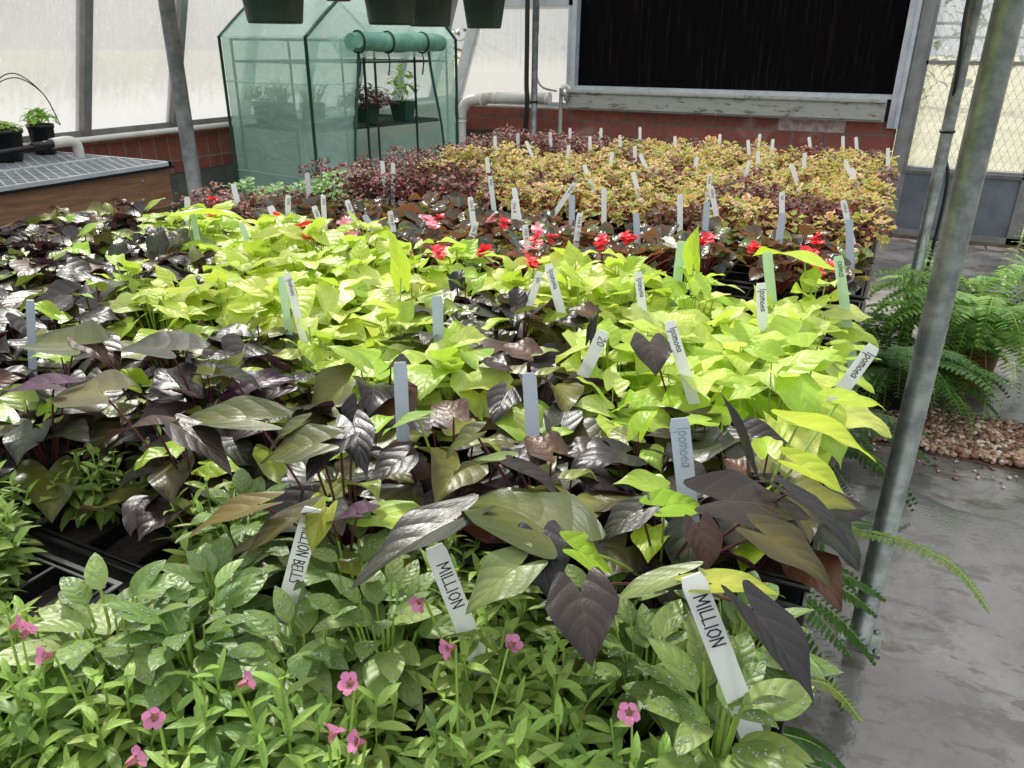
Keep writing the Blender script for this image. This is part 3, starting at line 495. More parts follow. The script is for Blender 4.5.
def make_coleus(kind,i):
    lb=LB();mb=MB(); R0=.058
    for k in range(60):
        t=(k+.5)/60; az=k*2.39996+random.uniform(-.3,.3); th=t**.6*1.8
        rr=R0*random.uniform(.8,1.12); base=Vector((math.cos(az)*math.sin(th)*rr*.75,math.sin(az)*math.sin(th)*rr*.75,.035+math.cos(th)*rr*.95))
        L=random.uniform(.018,.030)
        if kind=='yel':
            p=random.random()
            if p<.40: ce,cm=g(222,210,112),g(212,156,104)
            elif p<.60: ce,cm=g(234,220,168),g(206,130,104)
            elif p<.82: ce,cm=g(168,186,76),g(196,182,92)
            elif p<.90: ce,cm=g(196,120,90),g(132,44,50)
            else: ce,cm=g(150,164,70),g(112,64,50)
        elif kind=='burg':
            p=random.random()
            if p<.5: ce,cm=g(94,62,52),g(112,34,50)
            elif p<.66: ce,cm=g(122,92,60),g(146,44,64)
            elif p<.76: ce,cm=g(180,90,104),g(190,70,100)
            elif p<.9: ce,cm=g(92,74,52),g(72,30,38)
            else: ce,cm=g(176,150,130),g(140,60,74)
        elif kind=='bron':
            p=random.random()
            ce,cm=(g(120,74,44),g(150,84,44)) if p<.5 else ((g(84,60,44),g(100,60,48)) if p<.8 else (g(90,104,54),g(120,100,54)))
        else:
            ce,cm=(g(150,190,110),g(190,214,170)) if random.random()<.6 else (g(120,170,80),g(150,196,100))
        lb.leaf(base,az+random.uniform(-.5,.5),random.uniform(-.3,.6)+(.5-th*.5),L,L*random.uniform(.62,.85),'ovate',6,5,bend=random.uniform(.2,1.),fold=random.uniform(.0,.35),wave=.2,roll=random.uniform(-.4,.4),ce=vary(ce,.18),cm=vary(cm,.2),scal=.07)
    for k in range(5):
        a=k*1.256; stem(mb,(0,0,0),(math.cos(a)*.025,math.sin(a)*.025,.07),.002,.0015,0)
    return finish(lb,mb,kind,M['coleus'],M['stemr'])
def make_begonia(i,z=1):
    lb=LB();mb=MB()
    for k in range(20):
        t=(k+.5)/20; az=k*2.39996+random.uniform(-.4,.4); r=.05*t**.55; h=(.085-.05*t**1.4)*random.uniform(.85,1.15)
        base=Vector((math.cos(az)*r,math.sin(az)*r,h)); L=random.uniform(.034,.052)
        p=random.random()
        if p<.34: ce,cm=g(110,72,48),g(72,72,50)
        elif p<.62: ce,cm=g(134,82,46),g(96,80,46)
        elif p<.8: ce,cm=g(64,70,56),g(52,58,48)
        else: ce,cm=g(110,120,52),g(100,124,58)
        lb.leaf(base,az+random.uniform(-.6,.6),random.uniform(-.3,.7),L,L*1.05,'round',8,7,bend=random.uniform(-.1,.6),fold=.0,wave=.05,roll=random.uniform(-.4,.4),ce=vary(ce),cm=vary(cm),cup=random.uniform(.1,.32))
        stem(mb,(0,0,0),base,.002,.0015,.01)
    return finish(lb,mb,'beg',M['beg'],M['stemr'])
CALC=[g(136,160,74),g(116,144,66),g(154,176,92),g(96,126,54)]
def make_cal(i):
    lb=LB();mb=MB()
    for s_ in range(12):
        a=s_*2.39996+random.uniform(-.3,.3);t=(s_+.5)/12; r=.055*t**.6; h=(.125-.06*t)*random.uniform(.75,1.1)
        top=Vector((math.cos(a)*r,math.sin(a)*r,h)); b0=Vector((math.cos(a)*.008,math.sin(a)*.008,0))
        stem(mb,b0,top,.0016,.001,.0,4,4)
        for k in range(13):
            f=k/13; p=b0.lerp(top,.25+.75*f); az=a+k*2.39996
            L=(.042-.022*f**3)*random.uniform(.8,1.15); el=-.15+1.15*f**2+random.uniform(-.2,.25)
            c=vary(random.choice(CALC),.12)
            if f>.8: c=vary(g(152,184,88),.08)
            lb.leaf(p,az,el,L,L*random.uniform(.2,.34),'lance',6,4,bend=random.uniform(.2,.9),fold=.3,wave=.03,roll=random.uniform(-.4,.4),ce=c,cm=c)
    return finish(lb,mb,'cal',M['cal'],M['stemg'])
import bmesh
_b=bmesh.new(); bmesh.ops.create_icosphere(_b,subdivisions=1,radius=1); IV=[v.co.copy() for v in _b.verts]; IF=[tuple(v.index for v in f.verts) for f in _b.faces]; _b.free()
PETC=[g(124,148,76),g(108,136,66),g(140,162,90),g(98,126,56)]
def make_pet(i):
    lb=LB();mb=MB(); n=34; dr=MB()
    for k in range(n):
        t=(k+.5)/n; az=k*2.39996+random.uniform(-.35,.35); r=.006+.03*random.random(); h=.06*(1-t)**1.0+.055+random.uniform(0,.012)
        base=Vector((math.cos(az)*r,math.sin(az)*r,h)); L=random.uniform(.056,.082)*(.5+.5*t)
        c=vary(random.choice(PETC),.1)
        lb.leaf(base,az,.75-.75*t+random.uniform(-.2,.25),L,L*random.uniform(.44,.56),'ovate',10,7,bend=random.uniform(.35,.9),fold=.12,wave=.012,roll=random.uniform(-.35,.35),ce=c,cm=c)
        for _ in range(16):
            ia=random.randint(2,8);ja=random.randint(1,5); pa=lb.last[ia*7+ja]; pb_=lb.last[(ia+1)*7+ja]; pc_=lb.last[ia*7+ja+1]; fa,fb=random.random(),random.random(); P_=pa+(pb_-pa)*fa*.9+(pc_-pa)*fb*.9; rr_=random.uniform(.0006,.0015); dr.add([(P_[0]+v.x*rr_,P_[1]+v.y*rr_,P_[2]+v.z*rr_*.7) for v in IV],IF,0,True)
        stem(mb,(0,0,0),base,.0016,.0013,0)
    r4=finish(lb,mb,'pet',M['pet'],M['stemg']); dm=dr.build('water_drops',M['drop']); m=dm.data; bpy.data.objects.remove(dm); return r4+(m,)
def make_flower(kind):
    lb=LB()
    if kind in 'RPW':
        c={'R':g(232,52,64),'P':g(240,160,176),'W':g(240,240,236)}[kind]
        for q in range(3):
            o=Vector((random.uniform(-.011,.011),random.uniform(-.011,.011),random.uniform(-.006,.012)))
            for k in range(4):
                a=k*PI/2+q; lb.leaf(o,a,random.uniform(0,.9),.015,.015 if k%2 else .010,'round',5,5,bend=.5,fold=.0,wave=.08,ce=vary(c,.1))
        return lb.mesh('flower',M['petal'])
    # calibrachoa trumpet opening along +Z
    c=g(222,140,182); y=g(226,170,80)
    for k in range(5):
        a=k*PI*2/5; lb.leaf((math.cos(a)*.002,math.sin(a)*.002,0),a,1.35,.016,.007,'spat',5,4,bend=-.2,fold=-.2,wave=0,ce=vary(y if kind=='o' else g(190,120,130)))
        lb.leaf((math.cos(a)*.0045,math.sin(a)*.0045,.013),a,.9 if kind!='o' else .35,.013,.013,'round',6,5,bend=.8,fold=.1,wave=.07,ce=vary(c,.12))
    return lb.mesh('flower',M['petal'])
def frond(lb,mb,base,az,L,rise,droop,w=.05,n=26,c=None,tw=0):
    """an arching rachis with paired leaflets"""
    base=Vector(base); ang=rise; p=base.copy(); ds=L/n; pts=[p.copy()]
    c0=c or g(84,128,52)
    for i in range(n):
        t=i/n; ang=rise-droop*t**1.2; a2=az+tw*t
        d=Vector((math.cos(a2)*math.cos(ang),math.sin(a2)*math.cos(ang),math.sin(ang))); p=p+d*ds; pts.append(p.copy())
        if i<2: continue
        wl=w*(math.sin(PI*min(1,t*.93+.07)**.7)**.7)+.004
        for sd in (-1,1):
            lb.leaf(p,a2+sd*1.35,ang*.15+random.uniform(-.25,.05),wl,ds*.92,'lance',4,3,bend=.35,fold=.1,wave=0,roll=-sd*ang*.8,ce=vary(c0,.18))
    mb.tube(pts,[.0018*(1-.7*i/len(pts)) for i in range(len(pts))],4,0,False)
def make_fern(seed,nf,L,c,pot=True,azr=None,rise=(.3,1.35),w=.05):
    random.seed(seed); lb=LB();mb=MB()
    for k in range(nf):
        az=k*2.39996 if azr is None else random.uniform(*azr)
        r=random.uniform(*rise); frond(lb,mb,(math.cos(az)*.03,math.sin(az)*.03,.0),az,L*random.uniform(.7,1.1),r,r+random.uniform(.4,1.5),w,26,vary(c,.2),random.uniform(-.3,.3))
    return finish(lb,mb,'fern',M['fern'],M['stemg'],'fronds','frond_stems')
# ------------------------------------------------------------------ hand lettering (strokes in a unit-high box, advance last)
GL={'M':([[(0,0),(.05,1),(.35,.3),(.65,1),(.72,0)]],.9),'I':([[(.1,0),(.1,1)]],.32),'L':([[(.05,1),(.03,.02),(.5,.05)]],.62),'O':([[(.35,1),(.08,.75),(.05,.3),(.3,0),(.6,.25),(.62,.75),(.35,1)]],.78),
'N':([[(.05,0),(.08,1),(.55,.02),(.6,1)]],.8),'B':([[(.05,0),(.06,1),(.45,.85),(.4,.6),(.08,.52),(.5,.4),(.5,.1),(.05,0)]],.66),'E':([[(.5,1),(.08,.97),(.05,.02),(.52,.04)],[(.07,.52),(.42,.54)]],.64),
'S':([[(.5,.9),(.25,1),(.06,.78),(.45,.42),(.4,.08),(.05,.06)]],.62),'V':([[(0,1),(.28,0),(.6,1)]],.7),'U':([[(.05,1),(.08,.15),(.35,0),(.58,.2),(.6,1)]],.74),'i':([[(.1,0),(.1,.6)],[(.09,.82),(.12,.86)]],.28),
'n':([[(.05,0),(.07,.6)],[(.07,.4),(.25,.62),(.42,.5),(.44,0)]],.56),'x':([[(.02,0),(.45,.62)],[(.02,.62),(.48,0)]],.58),'p':([[(.06,.6),(.06,-.42)],[(.06,.5),(.3,.64),(.46,.4),(.3,.04),(.08,.1)]],.56),
'o':([[(.25,.62),(.05,.4),(.1,.06),(.34,.02),(.46,.35),(.25,.62)]],.56),'m':([[(.04,0),(.06,.6)],[(.06,.42),(.2,.62),(.3,.45),(.3,0)],[(.31,.42),(.46,.62),(.58,.45),(.6,0)]],.72),
'e':([[(.06,.32),(.44,.38),(.3,.63),(.08,.45),(.1,.1),(.44,.06)]],.54),'a':([[(.42,.55),(.2,.63),(.04,.3),(.15,.02),(.4,.2),(.43,.6),(.46,0)]],.56),'c':([[(.42,.52),(.2,.62),(.04,.3),(.16,.02),(.44,.08)]],.5),
'l':([[(.1,1),(.1,0)]],.24),'u':([[(.05,.6),(.08,.08),(.3,.02),(.42,.2),(.44,.6)],[(.44,.3),(.46,0)]],.56),'s':([[(.4,.55),(.15,.62),(.1,.38),(.38,.24),(.3,.02),(.04,.06)]],.48),' ':([],.4),
'2':([[(.05,.8),(.3,1),(.5,.75),(.05,.02),(.55,.03)]],.65),'0':([[(.3,1),(.05,.6),(.2,.02),(.5,.2),(.5,.8),(.3,1)]],.62)}
def lettering(text,h,O,ex,ey,ez,th):
    """raised ink strokes; O origin, ex reading direction, ey letter-up, ez off the card"""
    mb=MB();x=0
    for ch in text:
        st,adv=GL[ch]; jy=random.uniform(-.05,.05)
        for s in st:
            for (a,b) in zip(s[:-1],s[1:]):
                A=O+ex*((x+a[0])*h)+ey*((a[1]+jy)*h)+ez*.0004; B=O+ex*((x+b[0])*h)+ey*((b[1]+jy)*h)+ez*.0004
                d=(B-A); 
                if d.length<1e-6: continue
                dn=d.normalized(); A=A-dn*th*.4;B=B+dn*th*.4
                mb.bar(A,B,th,.0004,0,ez)
        x+=adv
    return mb,x*h
# ================================================================== the setting
mb=MB(); mb.box(-4.6,3.2,-1.5,7.7,-.12,0); mb.build('floor',M['floor'],kind='structure')
def struct(mb,name,mat,parent=None):
    return mb.build(name,mat,parent,None if parent else 'structure')
# back wall: block base, brick courses, gutter, pad opening
wb=MB(); wb.box(-4.45,-.02,7.52,7.72,0,.72,0); wb.box(-4.45,-2.99,7.5,7.72,.70,.95,1); wb.box(-2.99,-.02,7.5,7.72,.0,.95,1)
wb.box(-.97,-.42,7.494,7.501,.842,.948,2); wb.box(-.16,.0,7.57,7.7,.9,2.5,0)
struct(wb,'wall_back',[M['block'],M['brick'],M['brickw']])
# left wall base
wl=MB(); wl.box(-4.45,-4.25,-1.5,7.5,0,.72,0); wl.box(-4.45,-4.245,-1.5,7.5,.72,.96,1); wl.box(-4.46,-4.2,-1.5,7.5,.96,.975,1)
struct(wl,'wall_left',[M['block'],M['brickL']])
ti=math.tan(math.radians(18))
def LW(y,z,o=0): return (-4.30+o+(z-.97)*ti,y,z)
Y0s=[-.07+.65*k for k in range(12)]
fr=MB()
fr.bar(LW(-1.4,1.0),LW(7.5,1.0),.06,.07); fr.bar(LW(-1.4,2.5),LW(7.5,2.5),.06,.06)
for y in Y0s:
    fr.bar(LW(y,.97),LW(y,2.5),.07,.05,0,(0,1,0)); fr.bar(LW(y+.012,.97,.03),LW(y+.012,2.5,.03),.012,.03,0,(0,1,0))
wf=struct(fr,'window_1',M['alu'])
pn=MB()
for k in range(len(Y0s)-1):
    a,b=Y0s[k]+.03,Y0s[k+1]-.03
    pn.add([LW(a,1.02),LW(b,1.02),LW(b,2.48),LW(a,2.48)],[(0,1,2,3)])
pp=struct(pn,'window_pane',M['pane'],wf)
pc=MB(); pc.tube([(-4.17,-1.2,.995),(-4.17,7.2,.995)],.017,10); tag(pc.build('water_pipe',M['pvc']),'thin white plastic pipe running along the sill under the left wall windows','pipe')
# back window left of the pad
bw=MB()
for x0,x1 in ((-4.12,-3.62),):
    pass
bw.box(-4.25,-2.94,7.5,7.56,.95,1.0); bw.box(-4.0,-2.94,7.5,7.56,1.86,1.92); bw.bar((-4.27,7.53,.95),(-4.27+1.4*ti*1.02,7.53,2.35),.1,.06,0,(0,1,0)); bw.box(-3.0,-2.945,7.5,7.58,1.0,2.4); bw.box(-4.0,-2.94,7.5,7.56,2.36,2.42)
w2=struct(bw,'window_2',M['aluw'])
p2=MB(); p2.add([(-4.25,7.54,1.0),(-2.99,7.54,1.0),(-2.99,7.54,2.38),(-3.95,7.54,2.38)],[(0,1,2,3)]); struct(p2,'window_pane',M['paneb'],w2)
# cooling pad
cp=empty('cooling_pad',(-1.5,7.6,1.13)); tag(cp,'large black evaporative cooling pad filling the opening in the back wall','cooling pad')
q=MB(); q.box(-2.9,-.1,7.56,7.68,1.15,2.5); o=q.build('pad',M['pad'],None); 
def par(o,p,invert=True):
    o.parent=p; o.matrix_parent_inverse=Matrix.Translation(-Vector(p.location)) if p.rotation_euler.z==0 else p.matrix_world.inverted(); return o
par(o,cp)
q=MB()
for (z0,z1,y0) in ((.965,1.10,7.36),(1.10,1.125,7.34),(.95,.965,7.38)): q.box(-2.93,-.13,y0,7.56,z0,z1,0,None,.004)
for x in (-2.93,-1.5,-.14): q.box(x-.006,x+.006,7.352,7.37,.955,1.12)
par(q.build('gutter',M['gutter']),cp)
q=MB(); q.box(-2.945,-2.9,7.46,7.58,1.12,2.5); q.box(-2.945,-.08,7.48,7.56,1.125,1.16); q.box(-.1,-.045,7.46,7.6,.9,2.5); q.box(-.045,-.015,7.44,7.6,.9,2.5)
par(q.build('pad_frame',M['aluw']),cp)
q=MB(); q.box(-.015,.085,7.47,7.62,0,2.5); q.box(.0,.012,7.455,7.47,0,2.5)
struct(q,'trim_1',M['alu'])
# glazed door bay on the right
q=MB()
q.box(.085,.115,7.5,7.57,.04,2.5);q.box(.96,1.06,7.49,7.58,.0,2.5);q.box(1.08,1.14,7.49,7.58,0,2.5);q.box(2.2,2.28,7.49,7.58,0,2.5)
q.box(.085,2.2,7.49,7.57,.55,.60);q.box(.1,2.2,7.47,7.5,.572,.582); q.box(.085,2.2,7.49,7.57,.03,.08); q.box(.1,2.2,7.5,7.55,1.395,1.425); q.box(.1,2.2,7.5,7.56,2.4,2.48)
d1=struct(q,'door_1',M['alu'])
q=MB(); q.add([(.11,7.54,.6),(.97,7.54,.6),(.97,7.54,2.4),(.11,7.54,2.4)],[(0,1,2,3)]); q.add([(1.14,7.54,.6),(2.2,7.54,.6),(2.2,7.54,2.4),(1.14,7.54,2.4)],[(0,1,2,3)]); struct(q,'door_pane',M['glass'],d1)
q=MB(); q.box(.11,.97,7.52,7.55,.08,.56); q.box(1.14,2.2,7.52,7.55,.08,.56); struct(q,'door_panel',M['panel'],d1)
q=MB(); q.box(-.02,3.2,7.40,7.6,0,.03); struct(q,'trim_2',simple('mossy_sill',lin(96,92,70),.7,0,.8,12,lin(66,48,40)))
q=MB()
for k in range(9):
    x=.1+k*.24; q.box(x,x+.232,7.2,7.4,0,.018+.004*(k%2),0,None,.006)
struct(q,'trim_3',simple('sill_highlight_bricks',lin(190,180,172),.35,0,.9,9,lin(130,92,84)))  # pale brick colour stands in for the wet highlight along the sill
# outside
q=MB(); q.box(-300,300,7.9,500,-.1,0); q.box(-300,-4.6,-10,7.9,-.1,0); struct(q,'ground',simple('dry_grass_ground',lin(184,176,140),.9,0,.8,.6,lin(150,146,112)))
q=MB()
for x in (-.5,1.3,3.1,4.9): q.tube([(x,9.6,0),(x,9.6,2.1)],.03,8)
for z in (.35,1.62,1.75,2.08): q.tube([(-.6,9.6,z),(5,9.6,z)],.016,6)
par_f=empty('chain_link_fence',(2,9.6,0)); tag(par_f,'grey chain link fence outside, seen through the dusty door glass on the right','fence')
par(q.build('fence_frame',M['galvdk']),par_f)
q=MB(); s=.075
for k in range(int(7.6/s)):
    for sg in (1,-1):
        x0=-.5-2.0+k*s; a=Vector((x0,9.6,.1));b=Vector((x0+1.0*1,9.6,2.05)) 
        if sg<0: a.x,b.x=b.x,a.x
        if min(a.x,b.x)<-.55 or max(a.x,b.x)>5: continue
        q.bar(a,b,.004,.004,0,(0,1,0))
par(q.build('chain_mesh',M['galvdk']),par_f)
random.seed(3)
def bush(name,label,x,y,w,h,n,c):
    lb=LB(); mbb=MB()
    for i in range(n):
        u=random.uniform(-1,1);v=random.uniform(-1,1);z=random.random()**.7
        k=math.sqrt(max(.05,1-u*u*.8)); lb.leaf((u*w,v*.7,z*h*k),random.uniform(0,6.3),random.uniform(-.6,.8),random.uniform(.25,.5),.22,'ovate',4,3,ce=vary(c,.3))
    for i in range(6): mbb.tube([(random.uniform(-.5,.5)*w,0,0),(random.uniform(-.7,.7)*w,0,h*.7)],[.12,.04],6)
    e=empty(name,(x,y,0)); o=bpy.data.objects.new('foliage',lb.mesh('foliage',M['fern'])); COL.objects.link(o); o.parent=e
    mbb.build('trunk',M['wood'],e); tag(e,label,'tree'); return e
bush('tree','dull green tree standing far outside beyond the fence, behind the glass on the right',6,26,6,6.5,900,g(96,112,92))
bush('hedge','low dark hedge outside, seen blurred through the cloudy back window','' and 0 or -16,34,9,2.4,700,g(110,120,100))
# gravel drain
random.seed(21)
q=MB(); q.box(-2.2,3.0,3.22,3.66,0,.006); gs=q.build('gravel_bed',simple('gravel_grit',lin(120,98,80),.9,0,.9,120,lin(70,54,44)),None,'structure')
pb=MB(); ICO=None
import bmesh
bm=bmesh.new(); bmesh.ops.create_icosphere(bm,subdivisions=1,radius=1); iv=[v.co.copy() for v in bm.verts]; ifs=[tuple(v.index for v in f.verts) for f in bm.faces]; bm.free()
def pebble(mb,x,y,z,r):
    a=random.uniform(0,3.1); sx,sy,sz=r*random.uniform(.8,1.35),r*random.uniform(.6,1.),r*random.uniform(.5,.8); c,s_=math.cos(a),math.sin(a); mi=random.choice((0,0,1,1,2,3))
    vs=[]
    for v in iv:
        k=random.uniform(.88,1.1); px,py=v.x*sx*k,v.y*sy*k; vs.append((x+px*c-py*s_,y+px*s_+py*c,z+v.z*sz*k))
    mb.add(vs,ifs,mi,True)
for i in range(4200):
    pebble(pb,random.uniform(-.12,1.25),random.uniform(3.23,3.65),.012+random.uniform(0,.02),random.uniform(.008,.02))
for i in range(50): pebble(pb,random.uniform(.05,1.2),3.22-abs(random.gauss(0,.1)),.006,random.uniform(.005,.011))
pbm=[simple('pebble_tan',lin(176,146,118),.6),simple('pebble_brown',lin(140,104,82),.6),simple('pebble_pale',lin(208,192,174),.55),simple('pebble_dark',lin(92,70,58),.6)]
tag(pb.build('pebble_strip',pbm),'tan and brown pebbles filling the drain strip across the wet floor','gravel',None,'stuff')
q=MB(); q.box(-2.2,3.0,3.66,7.2,0,.035,0,None,.008); q.build('floor_slab',M['floor'],None,'structure')
# ================================================================== pipes and posts
def post(name,label,x,y,r,z1,mat,plate=True,cat='post'):
    e=empty(name,(x,y,0 if y<3.6 else .035)); q=MB(); q.tube([(0,0,0),(0,0,z1)],r,20); q.build('pipe',mat,e)
    if plate:
        q=MB(); q.box(-.055,.055,-.055,.055,0,.008); 
        bp=q.build('base_plate',M['galvdk'],e)
        for sx,sy in ((-.042,-.042),(.042,-.042),(.042,.042),(-.042,.042)):
            q=MB(); q.lathe([(0,.014),(.007,.014),(.008,.008)],(sx,sy,0),6); q.build('bolt',M['galvdk'],bp)
    return tag(e,label,cat)
P1=post('steel_post','thick galvanised steel post standing on the wet floor at the right end of the bench',.152,1.94,.0295,2.4,M['galvdk'])
P2=post('steel_post','thinner grey steel post behind the thick one, black cable tied to it',.2,4.2,.027,2.4,M['galvdk'])
P3=post('steel_post','galvanised post at left between the metal bench and the green tent',-2.66,2.445,.03,2.4,M['galv'])
P4=post('steel_post','grey post at the back in front of the cloudy window, black hose strapped along it',-3.19,7.17,.03,2.4,M['galv'])
q=MB(); q.tube(spl([(.17,4.12,2.4),(.165,4.13,1.7),(.185,4.15,1.45),(.205,4.235,1.1),(.245,4.22,.95),(.25,4.21,.7),(.235,4.2,.3),(.24,4.2,.05)]),.008,8); tag(q.build('cable',M['blackm']),'black cable running down the thinner grey post on the right','cable')
q=MB(); q.lathe([(.029,-.006),(.033,-.006),(.033,.006),(.029,.006)],(.2,4.2,1.16),16); tag(q.build('cable_tie',M['blackm']),'black tie strapped round the thinner grey post on the right','cable tie')
q=MB(); q.tube(spl([(-3.26,7.13,2.4),(-3.255,7.13,1.6),(-3.25,7.12,1.2),(-3.24,7.11,.9),(-3.32,7.13,.05)]),.022,10); tag(q.build('hose',M['blackm']),'black hose hanging beside the back post in front of the window','hose')
q=MB(); q.lathe([(.031,-.01),(.038,-.01),(.038,.01),(.031,.01)],(-3.19,7.17,1.02),16); tag(q.build('hose_strap',M['blackm']),'black strap round the post and hose at the back window','strap')
for x,lab_ in ((.152,'galvanised roof pipe along the tops of the right hand posts'),(-2.15,'galvanised roof pipe the green pots hang from')):
    q=MB(); q.tube([(x,-1,2.42),(x,7.5,2.42)],.022,12); tag(q.build('roof_pipe',M['galv']),lab_,'pipe')
# big drain pipe at back
e=empty('drain_pipe',(-4.05,7.2,0)); tag(e,'thick white plastic drain pipe bending down beside the green tent','pipe')
q=MB(); pts=[(-4.02,7.22,.0),(-4.02,7.22,.84)]; 
arc=[(-4.02+.14*(1-math.cos(a)),7.22+.02*math.sin(a),.84+.17*math.sin(a)) for a in [i*PI/2/8 for i in range(9)]]
q.tube(pts+arc[1:]+[(-3.7,7.26,1.035)],.052,18); q.tube([(-3.70,7.27,1.035),(-3.12,7.32,1.045)],.052,18); par(q.build('pipe',M['pvc']),e)
for a,b in (((-4.02,7.22,.80),(-4.02,7.22,.845)),((-3.80,7.25,1.01),(-3.75,7.25,1.025)),((-3.68,7.26,1.035),(-3.63,7.27,1.036)),((-3.13,7.32,1.045),(-3.09,7.32,1.045))):
    q=MB(); q.tube([a,b],.058,18); par(q.build('coupling',M['pvc']),e)
e=empty('water_pipe',(-3.0,7.3,0)); tag(e,'slim white pipe with elbow and valve dropping beside the gutter end','pipe')
q=MB(); q.tube([(-3.0,7.38,.0),(-3.0,7.38,1.14)],.019,12); q.tube([(-3.0,7.38,1.14),(-2.96,7.4,1.16),(-2.93,7.42,1.13)],.022,12); q.tube([(-4.1,7.45,.95),(-3.0,7.42,.95)],.016,10); par(q.build('pipe',M['pvc']),e)
q=MB(); q.tube([(-2.98,7.33,1.10),(-2.90,7.33,1.06)],.02,10); q.box(-2.94,-2.90,7.30,7.36,1.03,1.09,0,None,.005); par(q.build('valve',M['alu']),e)
q=MB(); q.tube(spl([(-3.27,7.4,2.3),(-3.27,7.4,1.6),(-3.28,7.4,1.3),(-3.22,7.4,1.15),(-3.05,7.38,1.11)]),.009,8); q.tube([(-3.27,7.4,2.3),(-3.27,7.4,1.62)],.016,8); tag(q.build('thin_hose',M['galv']),'thin grey hose curving down in front of the cloudy back window','hose')
# ================================================================== green tent
TX,TY,th=-3.228,3.95,math.radians(-10)
tent=empty('greenhouse_tent',(TX,TY,0),0); 
ux=Vector((-math.cos(math.radians(10)),math.sin(math.radians(10)),0)); uy=Vector((math.sin(math.radians(10)),math.cos(math.radians(10)),0))
A_,B_=.80,1.36
def T(a,b,z): return ux*a+uy*b+Vector((0,0,z))   # local to the tent: a leftwards, b away, z up
EV=1.55;RZ=1.93
def quadgrid(mb,p,nu,nv,amp,nrm):
    """p(u,v)->Vector, gently wrinkled cloth"""
    vs=[];n=(nu+1)
    for j in range(nv+1):
        for i in range(nu+1):
            u,v=i/nu,j/nv; w=amp*math.sin(u*11+v*5+1)*math.sin(v*13-u*4)*math.sin(PI*u)*math.sin(PI*v)
            vs.append(p(u,v)+nrm*w)
    mb.add(vs,[(j*n+i,j*n+i+1,(j+1)*n+i+1,(j+1)*n+i) for j in range(nv) for i in range(nu)],0,True)
q=MB()
quadgrid(q,lambda u,v:T(A_*u,0,EV*v),20,24,.012,-uy)     # near long side
quadgrid(q,lambda u,v:T(A_,B_*u,EV*v),10,12,.01,ux)       # left
quadgrid(q,lambda u,v:T(A_*u,B_,EV*v),10,12,.01,uy)       # far
# door side, left and right of the opening, curved edges
o0,o1=.22,1.12
def edge(b0,sg,z): 
    t=z/EV; return b0+sg*.10*math.sin(PI*min(1,t*1.0))**2
quadgrid(q,lambda u,v:T(0,(edge(.40,-.9,EV*v))*u,EV*v),8,18,.008,-ux)
quadgrid(q,lambda u,v:T(0,B_-(B_-edge(1.06,1.4,EV*v))*(1-u),EV*v),8,18,.008,-ux)
body=par(q.build('cover',M['tent']),tent); body.matrix_parent_inverse=Matrix(); 
q=MB(); rn=(ux*0+Vector((0,0,1)))
quadgrid(q,lambda u,v:T(-.01+(A_+.02)*u,B_/2*v,EV+(RZ-EV)*math.sin(v*PI/2*.9)/math.sin(PI/2*.9)),20,14,.014,rn)
quadgrid(q,lambda u,v:T(-.01+(A_+.02)*u,B_-B_/2*v,EV+(RZ-EV)*math.sin(v*PI/2*.9)/math.sin(PI/2*.9)),20,14,.014,rn)
# gable panels
for a in (0,A_):
    n=16; vs=[];fs=[]
    for i in range(n+1):
        b=B_*i/n; v=min(b,B_-b)/(B_/2); zt=EV+(RZ-EV)*math.sin(v*PI/2*.9)/math.sin(PI/2*.9); vs+=[T(a,b,EV-.12 if a==0 and o0<b<o1 else EV-.0),T(a,b,zt)]
    fs=[(2*i,2*i+2,2*i+3,2*i+1) for i in range(n)]; q.add(vs,fs,0,True)
o=q.build('cover_roof',M['tentroof'],tent)
q=MB()
def gab(a): return [T(a,B_*i/16,EV+(RZ-EV)*math.sin(min(i,16-i)/8*PI/2*.9)/math.sin(PI/2*.9)) for i in range(17)]
for a in (-.012,A_+.01): q.tube(gab(a),.011,6)
for (a,b) in ((-.01,-.01),(A_+.01,-.01),(-.01,B_+.01),(A_+.01,B_+.01)): q.tube([T(a,b,0),T(a,b,EV)],.010,6)
q.tube([T(-.02,edge(.40,-.9,z*EV/20),z*EV/20) for z in range(21)],.009,6); q.tube([T(-.02,edge(1.06,1.4,z*EV/20),z*EV/20) for z in range(21)],.009,6)
q.build('piping',M['tentedge'],tent)
q=MB()
for z in (.72,1.28):
    q.tube([T(0,-.006,z),T(A_,-.006,z)],.004,4); q.tube([T(-.006,0,z),T(-.006,edge(.4,-.9,z),z)],.004,4)
q.build('seam',M['tent'],tent)
q=MB()
for (a,b) in ((.04,.04),(A_-.04,.04),(.04,B_-.04),(A_-.04,B_-.04),(.04,.5),(.04,.98),(A_-.04,.5),(A_-.04,.98)): q.tube([T(a,b,.02),T(a,b,EV-.02)],.0085,8)
for z in (.5,1.0,1.4,EV-.02):
    for b in (.04,B_-.04): q.tube([T(.04,b,z),T(A_-.04,b,z)],.0075,8)
    q.tube([T(A_-.04,.04,z),T(A_-.04,B_-.04,z)],.0075,8)
    if z>1.4: q.tube([T(.04,.04,z),T(.04,B_-.04,z)],.0075,8)
for b in (0.04,B_/2,B_-.04): pass
q.build('frame_pole',M['tentpole'],tent)
